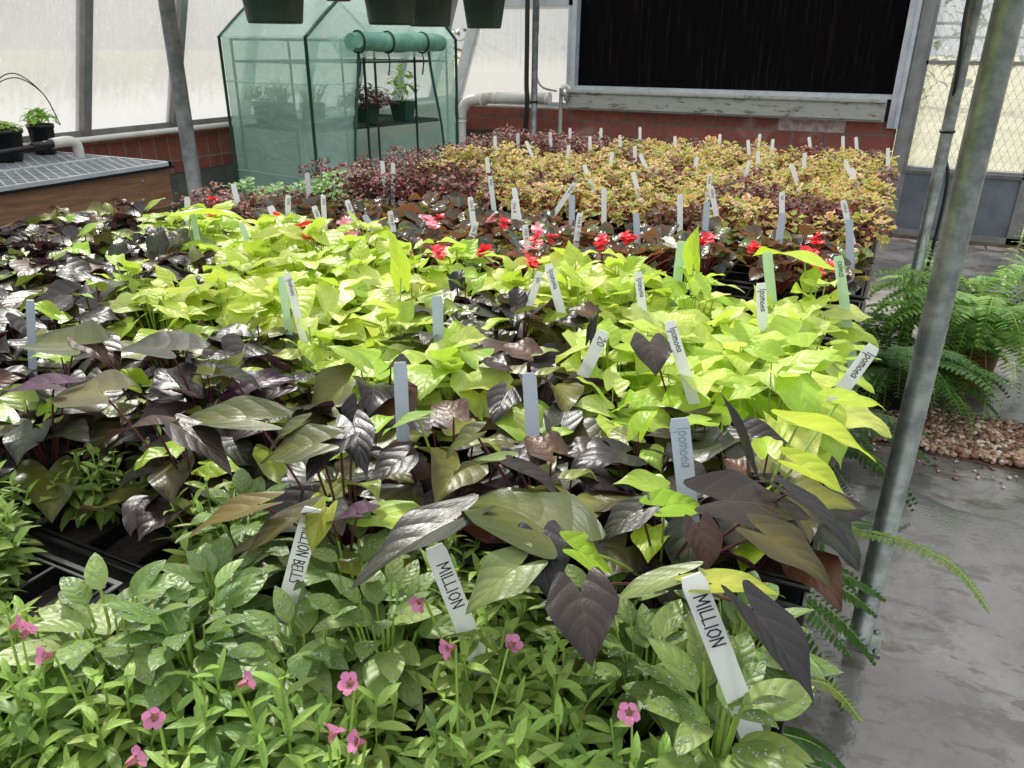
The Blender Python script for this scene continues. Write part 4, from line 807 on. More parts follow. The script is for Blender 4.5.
for (b0,b1,zs) in ((.06,.42,(1.0,)),(.42,B_-.06,(1.0,1.40))):
    for z in zs:
        q=MB(); 
        for bb in (b0,b1): q.tube([T(.06,bb,z),T(A_-.06,bb,z)],.007,6)
        for a in (.06,A_-.06): q.tube([T(a,b0,z),T(a,b1,z)],.007,6)
        k=int((b1-b0)/.04)
        for i in range(1,k): q.tube([T(.06,b0+(b1-b0)*i/k,z),T(A_-.06,b0+(b1-b0)*i/k,z)],.0025,4)
        q.build('wire_shelf',M['tentpole'],tent)
q=MB(); # rolled up door
pts=[T(-.06,.30+i*.085,1.52+.004*math.sin(i)) for i in range(11)]
q.tube(pts,[.05,.058,.055,.06,.056,.06,.055,.06,.057,.058,.05],14); q.tube([T(-.12,.30,1.52),T(-.115,.302,1.52)],.035,12)
dr=q.build('rolled_door',simple('rolled_green_fabric',lin(118,176,152),.4,0,.9,7,lin(86,142,120),.3),tent)
for b in (.36,.62,.95):
    q=MB(); c=T(-.06,b,1.52); q.tube([c+ux*(.064*math.cos(a))*1+Vector((0,0,.064*math.sin(a))) for a in [i*PI/8 for i in range(17)]],.006,6)
    q.tube(spl([c+Vector((0,0,-.06)),c+Vector((.01,0,-.12)),c+Vector((-.01,.01,-.2))],4),.005,5); q.build('tie_strap',M['tentpole'],dr)
tag(tent,'walk in green mesh greenhouse tent with its door rolled up, in the back left corner','greenhouse tent')
def TW(a,b,z): p=T(a,b,z); return (p.x+TX,p.y+TY,z)
def pot(name,label,loc,r0,r1,h,mat,sq=False,cat='pot',rim=True,group=None,n=24):
    e=empty(name,loc); tag(e,label,cat,group)
    q=MB(); pr=[(0,.004),(r0*.96,0.0),(r0,.008),(r1*.97,h*.86),(r1*1.03,h*.865),(r1*1.04,h),(r1*.96,h),(r1*.94,h*.9),(r0*.9,.02)]
    q.lathe(pr,(0,0,0),4 if sq else n)
    if sq:
        for i,v in enumerate(q.v): c,s_=math.cos(PI/4),math.sin(PI/4); q.v[i]=((v[0]*c-v[1]*s_)*1.25,(v[0]*s_+v[1]*c)*1.25,v[2])
        q.sm=[False]*len(q.sm)
    q.build('pot_body',mat,e)
    q=MB(); q.lathe([(0,h*.86),(r1*.95,h*.85)],(0,0,0),n if not sq else 16); q.build('soil',M['soil'],e)
    return e
def put(proto,e,z=0,s=1,rz=0):
    lm,sm,a,b=proto[:4]
    if len(proto)>4:
        o=bpy.data.objects.new('water_drops',proto[4]); COL.objects.link(o); o.parent=e; o['kind']='stuff'
    o=bpy.data.objects.new(a,lm); COL.objects.link(o); o.parent=e; o.location=(0,0,z); o.scale=(s,s,s); o.rotation_euler=(0,0,rz)
    if sm: 
        o=bpy.data.objects.new(b,sm); COL.objects.link(o); o.parent=e; o.location=(0,0,z); o.scale=(s,s,s); o.rotation_euler=(0,0,rz)
# ------------------------------------------------------------------ pots inside the tent
random.seed(33)
GR=[g(108,140,70),g(140,168,84)]
def grass(seed,n,L,c):
    random.seed(seed); lb=LB()
    for k in range(n):
        a=random.uniform(0,6.3);r=random.uniform(0,.05); lb.leaf((math.cos(a)*r,math.sin(a)*r,0),a,random.uniform(1.1,1.5),L*random.uniform(.6,1.1),.008,'lance',6,3,bend=random.uniform(.2,1.),ce=vary(c,.2))
    return finish(lb,None,'g',M['fern'],None)
def leafy(seed,n,R0,L,cs,kind='ovate',h=.12,mat='fern',smat='stemg'):
    random.seed(seed); lb=LB();mb=MB()
    for k in range(n):
        t=(k+.5)/n;a=k*2.4+random.uniform(-.4,.4); r=R0*t**.6; b=Vector((math.cos(a)*r,math.sin(a)*r,h*(1-.6*t)*random.uniform(.7,1.2)))
        lb.leaf(b,a,random.uniform(-.5,.6),L*random.uniform(.7,1.2),L*.6,kind,6,5,bend=.7,fold=.2,wave=.06,ce=vary(random.choice(cs),.2)); 
        if k%3==0: stem(mb,(0,0,0),b,.002,.0012,0)
    return finish(lb,mb,'l',M[mat],M[smat])
e=pot('potted_tree_seedling','green square pot with a pale leafy seedling on the shelf in the tent doorway',TW(.16,.97,1.01),.058,.078,.13,M['potg2'],True); put(leafy(1,46,.09,.06,[g(170,196,92),g(150,180,80)],'lance',.22,),e,.12)
e=pot('potted_coleus','dark red leafy plant in a green pot beside the seedling on the tent shelf',TW(.22,.68,1.01),.055,.072,.12,M['potg2'],True); put(leafy(2,300,.2,.042,[g(92,44,52),g(116,66,66),g(70,40,46)],'ovate',.17,'coleus','stemr'),e,.06)
for i,(a,b,h,lb_,c,nm) in enumerate(((.22,.2,.15,'grey green pot of grassy stems behind the tent fabric by the front corner',g(118,150,84),'potted_grass'),(.48,.17,.14,'dark bushy potted plant behind the tent side fabric, middle of three',g(96,126,84),'potted_herb'),(.7,.2,.14,'grey pot with pale leaves behind the tent fabric, leftmost of three',g(120,140,110),'potted_herb'))):
    e=pot(nm,lb_,TW(a,b,1.01),.065,.08,h,M['potb' if i else 'potg']); put(grass(5+i,70,.2,c) if i<2 else leafy(9,60,.1,.06,[c]),e,h*.8)
e=pot('potted_sapling','small green plant standing on the ground inside the tent doorway',TW(.3,.75,0.0),.1,.13,.2,M['potb']); put(leafy(12,40,.14,.10,[g(92,120,72),g(120,80,60)],'lance',.42),e,.18)
# ------------------------------------------------------------------ metal topped bench at left
mbn=empty('potting_bench',(-3.75,1.8,0)); tag(mbn,'wooden side bench with an expanded metal top along the left wall','bench')
q=MB(); 
q.box(-3.34,-3.30,.5,2.88,.735,.925,0,None,.003); q.box(-4.2,-3.34,2.84,2.88,.735,.925,0,None,.003); q.box(-4.2,-4.16,.5,2.84,.735,.925)
for y in (1.1,1.7,2.3): q.box(-4.16,-3.34,y,y+.04,.80,.92)
for x in (-4.16,-3.43):
    for y in (.55,2.73): q.box(x,x+.09,y,y+.09,0,.9)
par(q.build('timber_frame',M['wood']),mbn)
q=MB()
for y,z in ((2.72,.88),(2.70,.79),(1.6,.85),(.9,.85)): q.lathe([(0,.006),(.008,.006),(.011,0)],(0,0,0),10); n=44-0; k=len(q.v)-30; q.v[k:]=[( -3.30+v[2], y+v[0], z+v[1]) for v in q.v[k:]]
par(q.build('bolt',M['galv']),mbn)
q=MB(); q.box(-4.22,-3.275,.48,2.90,.925,.937); par(q.build('liner_sheet',M['liner']),mbn)
q=MB(); x0,x1,y0,y1=-4.2,-3.28,.5,2.89; s=.05
def clipseg(a,b):
    t0,t1=0.,1.
    for ax,lo,hi in ((0,x0,x1),(1,y0,y1)):
        d=b[ax]-a[ax]
        if abs(d)<1e-9: continue
        ta,tb=(lo-a[ax])/d,(hi-a[ax])/d
        if ta>tb: ta,tb=tb,ta
        t0=max(t0,ta);t1=min(t1,tb)
    return (t0,t1) if t1-t0>.005 else None
L_=2.6
for k in range(-90,110):
    for sg in (1,-1):
        a=(x0-.4,y0+k*s,.95);b=(x1+.4,y0+k*s+sg*(x1-x0+.8)*.5,.95)
        c=clipseg(a,b)
        if c:
            A=Vector(a);Bv=Vector(b); q.bar(A.lerp(Bv,c[0]),A.lerp(Bv,c[1]),.0065,.004)
q.box(x0,x0+.02,y0,y1,.94,.956);q.box(x1-.018,x1,y0,y1,.938,.956);q.box(x0,x1,y1-.018,y1,.938,.956); q.box(-3.72,-3.695,y0,y1,.95,.957)
par(q.build('metal_mesh_top',M['aluw']),mbn)
e=pot('potted_herb','black pot of bright green leaves, farther of two on the metal bench',(-4.10,2.80,.957),.052,.064,.15,M['potb']); put(leafy(14,60,.075,.045,[g(150,196,70),g(130,180,60)],'heart',.08),e,.14)
e=pot('potted_herb','wide black pot at the left edge on the metal bench, thin tubes looping into it',(-4.02,2.52,.957),.085,.105,.15,M['potb']); put(leafy(15,70,.10,.045,[g(140,184,80),g(180,204,110)],'heart',.06),e,.13)
q=MB(); 
for o_ in ((0,0),(.03,.02)):
    q.tube(spl([(-3.99+o_[0],2.50,1.1),(-4.02+o_[0],2.54,1.28+o_[1]),(-4.0,2.66,1.34+o_[1]),(-3.99,2.78,1.26),(-4.02,2.86,1.1)]),.0028,6)
q.tube(spl([(-3.75,2.05,.96),(-3.8,2.1,1.16),(-3.95,2.1,1.2),(-4.05,2.0,1.25)]),.0028,6)
tag(q.build('drip_tube',M['blackm']),'thin black drip tubes looping over the pots at the left edge','tube')
e=empty('irrigation_pipe',(-3.75,2.5,.99)); tag(e,'black irrigation pipe with a white elbow lying across the metal bench','pipe')
q=MB(); q.tube([(-3.77,1.2,.975),(-3.83,2.6,1.03)],.013,10); par(q.build('pipe',M['black']),e)
q=MB(); q.tube([(-3.828,2.55,1.03),(-3.835,2.68,1.035)],.02,10); par(q.build('connector',M['black']),e)
q=MB(); q.tube(spl([(-3.835,2.66,1.035),(-3.84,2.76,1.037),(-3.84,2.80,1.01),(-3.84,2.80,.94)],5),.026,12); par(q.build('elbow',M['pvc']),e)
q=MB(); q.tube(spl([(-3.5,1.6,.96),(-3.52,1.9,1.0),(-3.56,2.1,1.03),(-3.6,2.15,1.0)]),.004,6); tag(q.build('drip_tube',M['pvc']),'pale thin tube curving over the metal mesh of the left bench','tube')
# ------------------------------------------------------------------ hanging pots
def hang(x,y,z,r0,r1,h,mat,label):
    e=pot('hanging_pot',label,(x,y,z),r0,r1,h,mat,group=None)
    q=MB()
    for k in range(3):
        a=k*2.094+.4; q.tube([(math.cos(a)*r1,math.sin(a)*r1,h),(0,0,min(.6,2.40-z))],.002,5)
    q.tube(spl([(0,0,min(.58,2.38-z)),(.012,0,2.40-z),(0,0,2.425-z),(-.012,0,2.40-z)],4),.003,6) if 2.40-z<.7 else q.tube([(0,0,.58),(0,0,2.40-z)],.003,5)
    q.build('wire_hanger',M['blackm'],e)
hang(-2.15,2.47,1.572,.10,.125,.2,M['potg'],'dark green hanging pot at the left, its base just in view over the tent')
hang(-2.12,3.19,1.585,.10,.125,.2,M['potg'],'dark green hanging pot above the tent doorway, nearer of the overlapping pair')
hang(-2.18,3.62,1.588,.10,.12,.2,M['potg'],'dark green hanging pot above the tent doorway, half hidden by the nearer one')
hang(-2.18,4.2,1.592,.095,.125,.2,M['potg'],'dark green hanging pot beside the back window, rightmost of the row')
hang(-2.15,2.86,1.665,.05,.07,.12,M['terr'],'small brownish hanging pot at the peak of the tent')
hang(-2.62,1.78,1.685,.10,.13,.16,M['galvdk'],'grey hanging pot base at the top edge before the left window')
# ------------------------------------------------------------------ plant bench and trays
pbn=empty('plant_bench',(-1.05,2,0)); tag(pbn,'long steel growing bench carrying all the plant trays','bench')
q=MB()
for x in (-.02,-2.14): q.box(x-.02,x+.02,-.3,4.46,.815,.86)
for y in np.arange(-.3,4.47,.45): q.box(-2.14,-.02,y-.015,y+.015,.82,.855)
for y in (-.2,1.35,2.8,4.35):
    for x in (-.12,-2.04): q.tube([(x,y,0),(x,y,.83)],.021,12)
par(q.build('bench_frame',M['galvdk']),pbn)
q=MB()
for x in np.arange(-2.12,0,.04): q.box(x-.003,x+.003,-.3,4.46,.86,.866)
for y in np.arange(-.3,4.46,.06): q.box(-2.14,-.0,y-.003,y+.003,.866,.872)
par(q.build('bench_mesh',M['galvdk']),pbn)
def tray_mesh():
    q=MB(); W,D,z0,z1=.265,.135,0,.062
    t=.003
    for (a,b,c,d) in ((-W,W,-D,-D+t),(-W,W,D-t,D),(-W,-W+t,-D,D),(W-t,W,-D,D)): q.box(a,b,c,d,z0,z1)
    q.box(-W,W,-D,D,0,.003)
    for (a,b,c,d) in ((-W-.006,W+.006,-D-.006,-D+t),(-W-.006,W+.006,D-t,D+.006),(-W-.006,-W+t,-D,D),(W-t,W+.006,-D,D)): q.box(a,b,c,d,z1,z1+.004,0,None,.0015)
    s=MB()
    W2,D2=W-.008,D-.008; nx,ny=6,3
    for i in range(nx+1): x=-W2+2*W2*i/nx; s.box(x-.0025,x+.0025,-D2,D2,.006,.066,0,None,.001)
    for j in range(ny+1): y=-D2+2*D2*j/ny; s.box(-W2,W2,y-.0025,y+.0025,.006,.066,0,None,.001)
    o=MB(); n=36; m=18; vs=[]
    for j in range(m+1):
        for i in range(n+1): vs.append((-W2+2*W2*i/n,-D2+2*D2*j/m,.042+random.uniform(-.004,.004)))
    o.add(vs,[(j*(n+1)+i,j*(n+1)+i+1,(j+1)*(n+1)+i+1,(j+1)*(n+1)+i) for j in range(m) for i in range(n)],0,True)
    return q,s,o
tq,ts,to=tray_mesh(); TR0=None
def place_tray(x,y,label,group,rz=0):
    global TR0
    if TR0 is None:
        e=tq.build('plant_tray',M['black']); a=ts.build('cell_insert',M['black'],e); b=to.build('soil',M['soil'],e); TR0=(e,a,b)
    else:
        s_=TR0; e=s_[0].copy(); COL.objects.link(e)
        for c in s_[1:]: d=c.copy(); COL.objects.link(d); d.parent=e
    e.location=(x,y,.873); e.rotation_euler=(0,0,rz); tag(e,label,'tray',group); return e
COLN=('at the aisle edge','second column from the aisle','third column from the aisle','at the far left side')
ROWN=('first','second','third','fourth','fifth','sixth','seventh')
for r in range(7):
    for c in range(4):
        place_tray(-.268-.540*c,2.42+.14+.285*r,'black tray of coleus, '+ROWN[r]+' coleus row from the front, '+COLN[c],'trays under the coleus plants')
for r in range(6):
    for c in range(4):
        y=.46+.155+.3115*r
        if c==3 and r==0: continue
        nm=('black plastic tray holding begonias in the strip across the bench, '+COLN[c],'trays under the begonias') if r==5 else ('black tray under vines, '+ROWN[r]+' vine row from the front, '+COLN[c],'trays under the sweet potato vines')
        place_tray(-.268-.540*c,y,*nm)
place_tray(-.276,.315,'black plastic tray at the near right corner of the bench under pink flowered plants',None)
place_tray(-.972,.317,'black plastic tray at the left with one empty cell of bare soil showing',None)
place_tray(-.276,.03,'black plastic tray at the very front edge, right one of two',None);place_tray(-.82,.03,'black plastic tray at the very front edge, left one of two',None)
# ------------------------------------------------------------------ plants
random.seed(101)
ZS=.915
PROT={'yel':[make_coleus('yel',i) for i in range(7)],'burg':[make_coleus('burg',i) for i in range(6)],'bron':[make_coleus('bron',i) for i in range(2)],'green':[make_coleus('green',0)],
'beg':[make_begonia(i) for i in range(6)],'lime':[make_ipomoea('lime',i) for i in range(12)],'dark':[make_ipomoea('dark',i) for i in range(14)],'cal':[make_cal(i) for i in range(9)],'pet':[make_pet(i) for i in range(5)]}
INFO={'yel':('coleus_plant','compact gold and red coleus in the far trays','plant','gold coleus plants on the far half'),
'burg':('coleus_plant','dark burgundy coleus in the far trays','plant','burgundy coleus plants'),
'bron':('coleus_plant','bronze orange leaved plant at the left behind the begonias','plant','bronze leaved plants'),
'green':('coleus_plant','pale green and white leaved plant in front of the green tent','plant','pale green leaved plants before the tent'),
'beg':('begonia_plant','bronze leaved wax begonia in the strip behind the lime vines','plant','bronze begonias across the bench'),
'lime':('sweet_potato_vine','lime green sweet potato vine with heart shaped leaves','plant','lime sweet potato vines'),
'dark':('sweet_potato_vine','dark purple sweet potato vine with heart shaped leaves','plant','purple sweet potato vines'),
'cal':('calibrachoa_plant','narrow leaved light green calibrachoa','plant','calibrachoa in the front trays'),
'pet':('petunia_plant','broad leaved petunia with water drops on its leaves','plant','petunias with wet leaves')}
ALL=[]
def zone(k,x,y):
    h='by the aisle' if x>-.55 else ('mid bench' if x>-1.25 else 'left side')
    if k in('yel','burg'): return ('front' if y<2.95 else ('middle' if y<3.6 else 'back'))+' rows '+h
    if k=='beg': return h
    if k in('lime','dark'): return ('front part ' if y<.8 else ('centre ' if y<1.25 else 'rear part '))+h
    if k in('cal','pet'): return 'right front' if x>-.25 else ('centre front' if x>-.5 else 'left front')
    return ''
for k,lst in PLANTS.items():
    firsts={}
    for j,(x,y) in enumerate(lst):
        pi=random.randrange(len(PROT[k])); rz=random.uniform(0,6.28); s=random.uniform(.9,1.12)
        nm,lab_,cat,grp=INFO[k]
        if pi not in firsts:
            e=empty(nm,(x,y,ZS)); put(PROT[k][pi],e); firsts[pi]=e
        else:
            src=firsts[pi]; e=src.copy(); COL.objects.link(e)
            for ch in list(src.children):
                c=ch.copy(); COL.objects.link(c); c.parent=e
        up=0
        if k in('yel','burg','green'): up=.035; s*=1.12
        if k=='bron': up=.015
        if k=='beg': up=.02
        e.location=(x,y,ZS+up); e.rotation_euler=(0,0,rz); e.scale=(s,s,s*random.uniform(.92,1.1)); zw=zone(k,x,y); tag(e,lab_+(', '+zw if zw else ''),cat,(grp+' '+zw) if grp else grp); ALL.append((k,x,y,e))
from mathutils import Euler
def nearest(kinds,x,y): return min((a for a in ALL if a[0] in kinds),key=lambda a:(a[1]-x)**2+(a[2]-y)**2)
def attach(o,host):
    bpy.context.view_layer.update(); o.parent=host; o.matrix_parent_inverse=host.matrix_world.inverted()
bpy.context.view_layer.update()
FM={k:[make_flower(k) for _ in range(3)] for k in 'RPW'}; FM['c']=[make_flower('c') for _ in range(3)]
def addflower(k,x,y,z,kinds,s=1,rot=None):
    h=nearest(kinds,x,y); o=bpy.data.objects.new('flower',random.choice(FM[k])); COL.objects.link(o); o.location=(x,y,z); o.rotation_euler=rot or (random.uniform(-.4,.4),random.uniform(-.4,.4),random.uniform(0,6)); o.scale=(s,s,s)
    o.parent=h[3]; o.matrix_parent_inverse=h[3].matrix_world.inverted(); 
    o['label']={'R':'red flower cluster','P':'pale pink flower cluster','W':'white flower cluster','c':'pink trumpet flower'}[k]
    q=MB(); b=Vector((x,y,z)); c=Vector((h[1]+(x-h[1])*.5,h[2]+(y-h[2])*.5,z-.08)); stem(q,c,b,.0015,.001,0); f=q.build('flower_stem',M['stemr' if k!='c' else 'stemg'],h[3]); f.matrix_parent_inverse=h[3].matrix_world.inverted()
for (c,x,y,z) in BEGFLOWERS: addflower(c,x,y,z,('beg','bron','burg'),1.15)
for i,(x,y,z) in enumerate(CALFLOWERS): addflower('c',x,y,z-.008,('cal','pet'),.55,(random.uniform(-1.9,-.9) if i%2 else random.uniform(.7,1.5),random.uniform(-1.4,1.4),0))
# ------------------------------------------------------------------ plant labels
def make_tag(i,T,B,w,text,tone):
    T=Vector(T);B=Vector(B); ax=(T-B);L=ax.length;ax.normalize(); view=(Vector((0,0,1.5))-T).normalized()
    r=view.cross(ax)*-1; r=ax.cross(view); r.normalize(); n=r.cross(ax).normalized()
    if n.dot(view)<0: n=-n
    # r should point to the viewer's right
    if r.dot(Vector((.92,.39,0)))<0: r=-r
    mat={'white':'tag','grey':'tagg','faint':'tagg','green':'taggr'}[tone]
    hw=w/2;th=.0006; prof2=[(-hw*.78,0),(-hw,-.008),(-hw,-(L-.02)),(-hw*.2,-L),(hw*.2,-L),(hw,-(L-.02)),(hw,-.008),(hw*.78,0)]
    q=MB(); O=T
    N=7; ys=[0,-.008,-L*.3,-L*.6,-(L-.02),-L]; ws=[hw*.78,hw,hw,hw,hw,hw*.25]
    cur=random.uniform(-.003,.003)
    def P(x,y,o): return O-B_*0+r*x+ax*y+n*(o+cur*math.sin(PI*min(1,-y/L))) if False else O+r*x+ax*y+n*o
    vs=[]
    for y,ww in zip(ys,ws): vs+=[P(-ww,y,th),P(ww,y,th),P(ww,y,-th),P(-ww,y,-th)]
    fs=[(0,1,2,3),(23,22,21,20)]
    for k in range(5):
        for j in range(4): a=k*4+j;b=k*4+(j+1)%4; fs.append((a,a+4,b+4,b))
    q.add(vs,fs); o=q.build('plant_label',M[mat])
    # origin at the foot
    o.data.transform(Matrix.Translation(-B)); o.location=B
    if text:
        big=text.isupper(); h=w*(.62 if big else .62) ; 
        if text.startswith('MILLION'): h=w*.56
        mbt,ln=lettering(text,h*(1 if big else .95),Vector((0,0,0)),-ax,r,n,w*.055)
        avail=L*.80; k=min(1.,avail/ln) if ln>0 else 1
        st=T-ax*(.010 if not big else .018)-r*(h*.42 if big else h*.22)
        vs=[]
        for v in mbt.v:
            v=Vector(v); al=v.dot(-ax); vs.append(st+(-ax)*(al*k)+r*(v.dot(r))+n*(v.dot(n)+th))
        mbt.v=[tuple(v-B) for v in vs]; t=mbt.build('handwriting',M['inkf' if tone=='faint' else 'ink'],o); t['label']='handwritten '+('faded ' if tone=='faint' else '')+'lettering '+text
    return o
random.seed(8)
for i,(a,b,c,d,e_,f_,w,text,tone) in enumerate(LABELS):
    o=make_tag(i,(a,b,c),(d,e_,f_),w,text,tone); x,y=a,b; lab_=None;grp=None
    tl={'white':'white','grey':'shade-tinted grey','faint':'bluish grey','green':'pale green'}[tone]
    if y>3.3: lab_,grp='white plastic plant label standing up among the farthest coleus trays','labels in the farthest coleus'
    elif y>2.36:
        if tone=='grey': lab_,grp='blank grey plant label facing the camera in the front coleus trays','grey labels in the front coleus trays'
        elif text: lab_,grp='white plant label with handwriting in the nearer coleus trays','written labels in the nearer coleus'
        else: lab_,grp='blank white plant label in the nearer coleus trays','blank labels in the nearer coleus'
    elif y>1.68: lab_,grp=tl+(' plant label with handwriting' if text else ' blank plant label')+' among the bronze begonias', 'labels in the begonias'+(' written' if text else ' blank')+(' '+tone)
    else: lab_,grp=tl+(' plant label with handwriting' if text else ' blank plant label')+' among the sweet potato vines','labels in the vines '+tone+(' written' if text else ' blank')
    hz='by the aisle' if a>-.55 else ('mid bench' if a>-1.25 else 'left side'); lab_+=', '+hz; grp+=' '+hz
    sp={'MILLION BELLS':'white label reading MILLION BELLS, partly covered by an olive leaf, left front','20':'short folded white label with small writing among lime leaves beside a dark leaf'}.get(text)
    if text=='MILLION': sp='large white label reading MILLION at the right front of the bench' if a>-.2 else 'white label reading MILLION sunk in pink flowered plants, centre front'
    if tone=='faint': sp='bluish grey label with faded Ipomoea writing at the edge of the purple vines'
    if text=='Ipomoea' and a>0: sp='white Ipomoea label leaning out over the right edge of the bench'
    if text=='Ipomoea' and abs(a+.19)<.1 and y<1.1 and tone=='white': sp='upright white Ipomoea label among lime leaves right of the lone dark leaf'
    if sp: lab_,grp=sp,None
    tag(o,lab_,'plant label',grp)
# ------------------------------------------------------------------ ferns on the floor
def fern(loc,seed,nf,L,c,label,azr=None,rise=(.3,1.3),w=.05,potm='potb',h=.22):
    e=pot('potted_fern',label,loc,.10,.13,h,M[potm]); put(make_fern(seed,nf,L,c,True,azr,rise,w),e,h*.9); return e
fern((.50,4.05,.035),51,120,.60,g(118,160,74),'large green fern in a brown pot on the floor, right edge of view',None,(.2,1.4),.06,'terr',.28)
fern((.15,3.62,.0),52,90,.5,g(84,124,58),'dark green fern on the floor at the bench side, left of the thick post',None,(.0,1.2),.055)
fern((-.16,2.75,0),53,40,.46,g(70,104,54),'fern standing under the right edge of the bench, behind the thick post foot',None,(-.1,1.),.05)
fern((-.18,1.75,0.1),54,30,.38,g(84,126,58),'fern under the bench whose long frond arches past the thick post',None,(-.3,.8),.05)
fern((-.17,1.05,0.15),55,34,.38,g(80,120,56),'fern under the near right corner of the bench, fronds poking out over the wet floor',None,(-.3,.7),.045)
# upturned crates that carry the two nearest ferns
for (x,y,z,lb_) in ((-.18,1.75,.1,'black upturned pot stand under the bench lifting the fern by the post'),(-.17,1.05,.15,'black upturned pot stand under the near corner of the bench')):
    q=MB(); q.lathe([(.0,z),(.11,z),(.14,0.0),(.13,0.0),(.10,z-.01)],(x,y,0),20); o=q.build('pot_stand',M['potb']); tag(o,lb_,'pot')
def longfrond(x,y,z,pts,w,label,c):
    """one hero frond along given world points"""
    lb=LB();mb=MB(); P=spl(pts,9); n=len(P)
    for i in range(2,n-1):
        t=i/n; d=(P[i+1]-P[i]); ds=d.length; a2=math.atan2(d.y,d.x); wl=w*(math.sin(PI*min(1,t*.9+.1)**.8)**.7)+.003
        for sd in (-1,1): lb.leaf(P[i],a2+sd*1.3,random.uniform(-.3,.1),wl,ds*.95,'lance',4,3,bend=.3,fold=.1,wave=0,ce=vary(c,.15))
    mb.tube(P,.0016,5,0,False); h=min((o for o in COL.objects if o.name.startswith('potted_fern')),key=lambda o:(o.location.x-x)**2+(o.location.y-y)**2)
    for me,nm in ((lb.mesh('frond',M['fern']),'frond'),):
        o=bpy.data.objects.new(nm,me); COL.objects.link(o); o.parent=h; o.matrix_parent_inverse=Matrix.Translation(-h.location)
    o=mb.build('frond_stem',M['stemg'],h); o.matrix_parent_inverse=Matrix.Translation(-h.location)
longfrond(-.14,1.75,.4,[(-.19,1.76,.32),(-.08,1.75,.42),(.058,1.72,.47),(.163,1.66,.509),(.261,1.62,.506),(.314,1.6,.469),(.347,1.58,.436)],.026,'',g(120,150,70))
longfrond(-.18,1.05,.4,[(-.19,1.06,.4),(-.08,1.09,.50),(.022,1.1,.539),(.07,1.12,.52),(.118,1.1,.49)],.022,'',g(130,150,60))
longfrond(.5,4.05,.3,[(.52,4.05,.3),(.56,4.1,.6),(.62,4.15,.82),(.70,4.2,.98)],.07,'',g(140,184,88))
longfrond(.15,3.75,.3,[(.16,3.76,.26),(.19,3.8,.5),(.2,3.82,.66),(.19,3.8,.76)],.055,'',g(120,166,70))
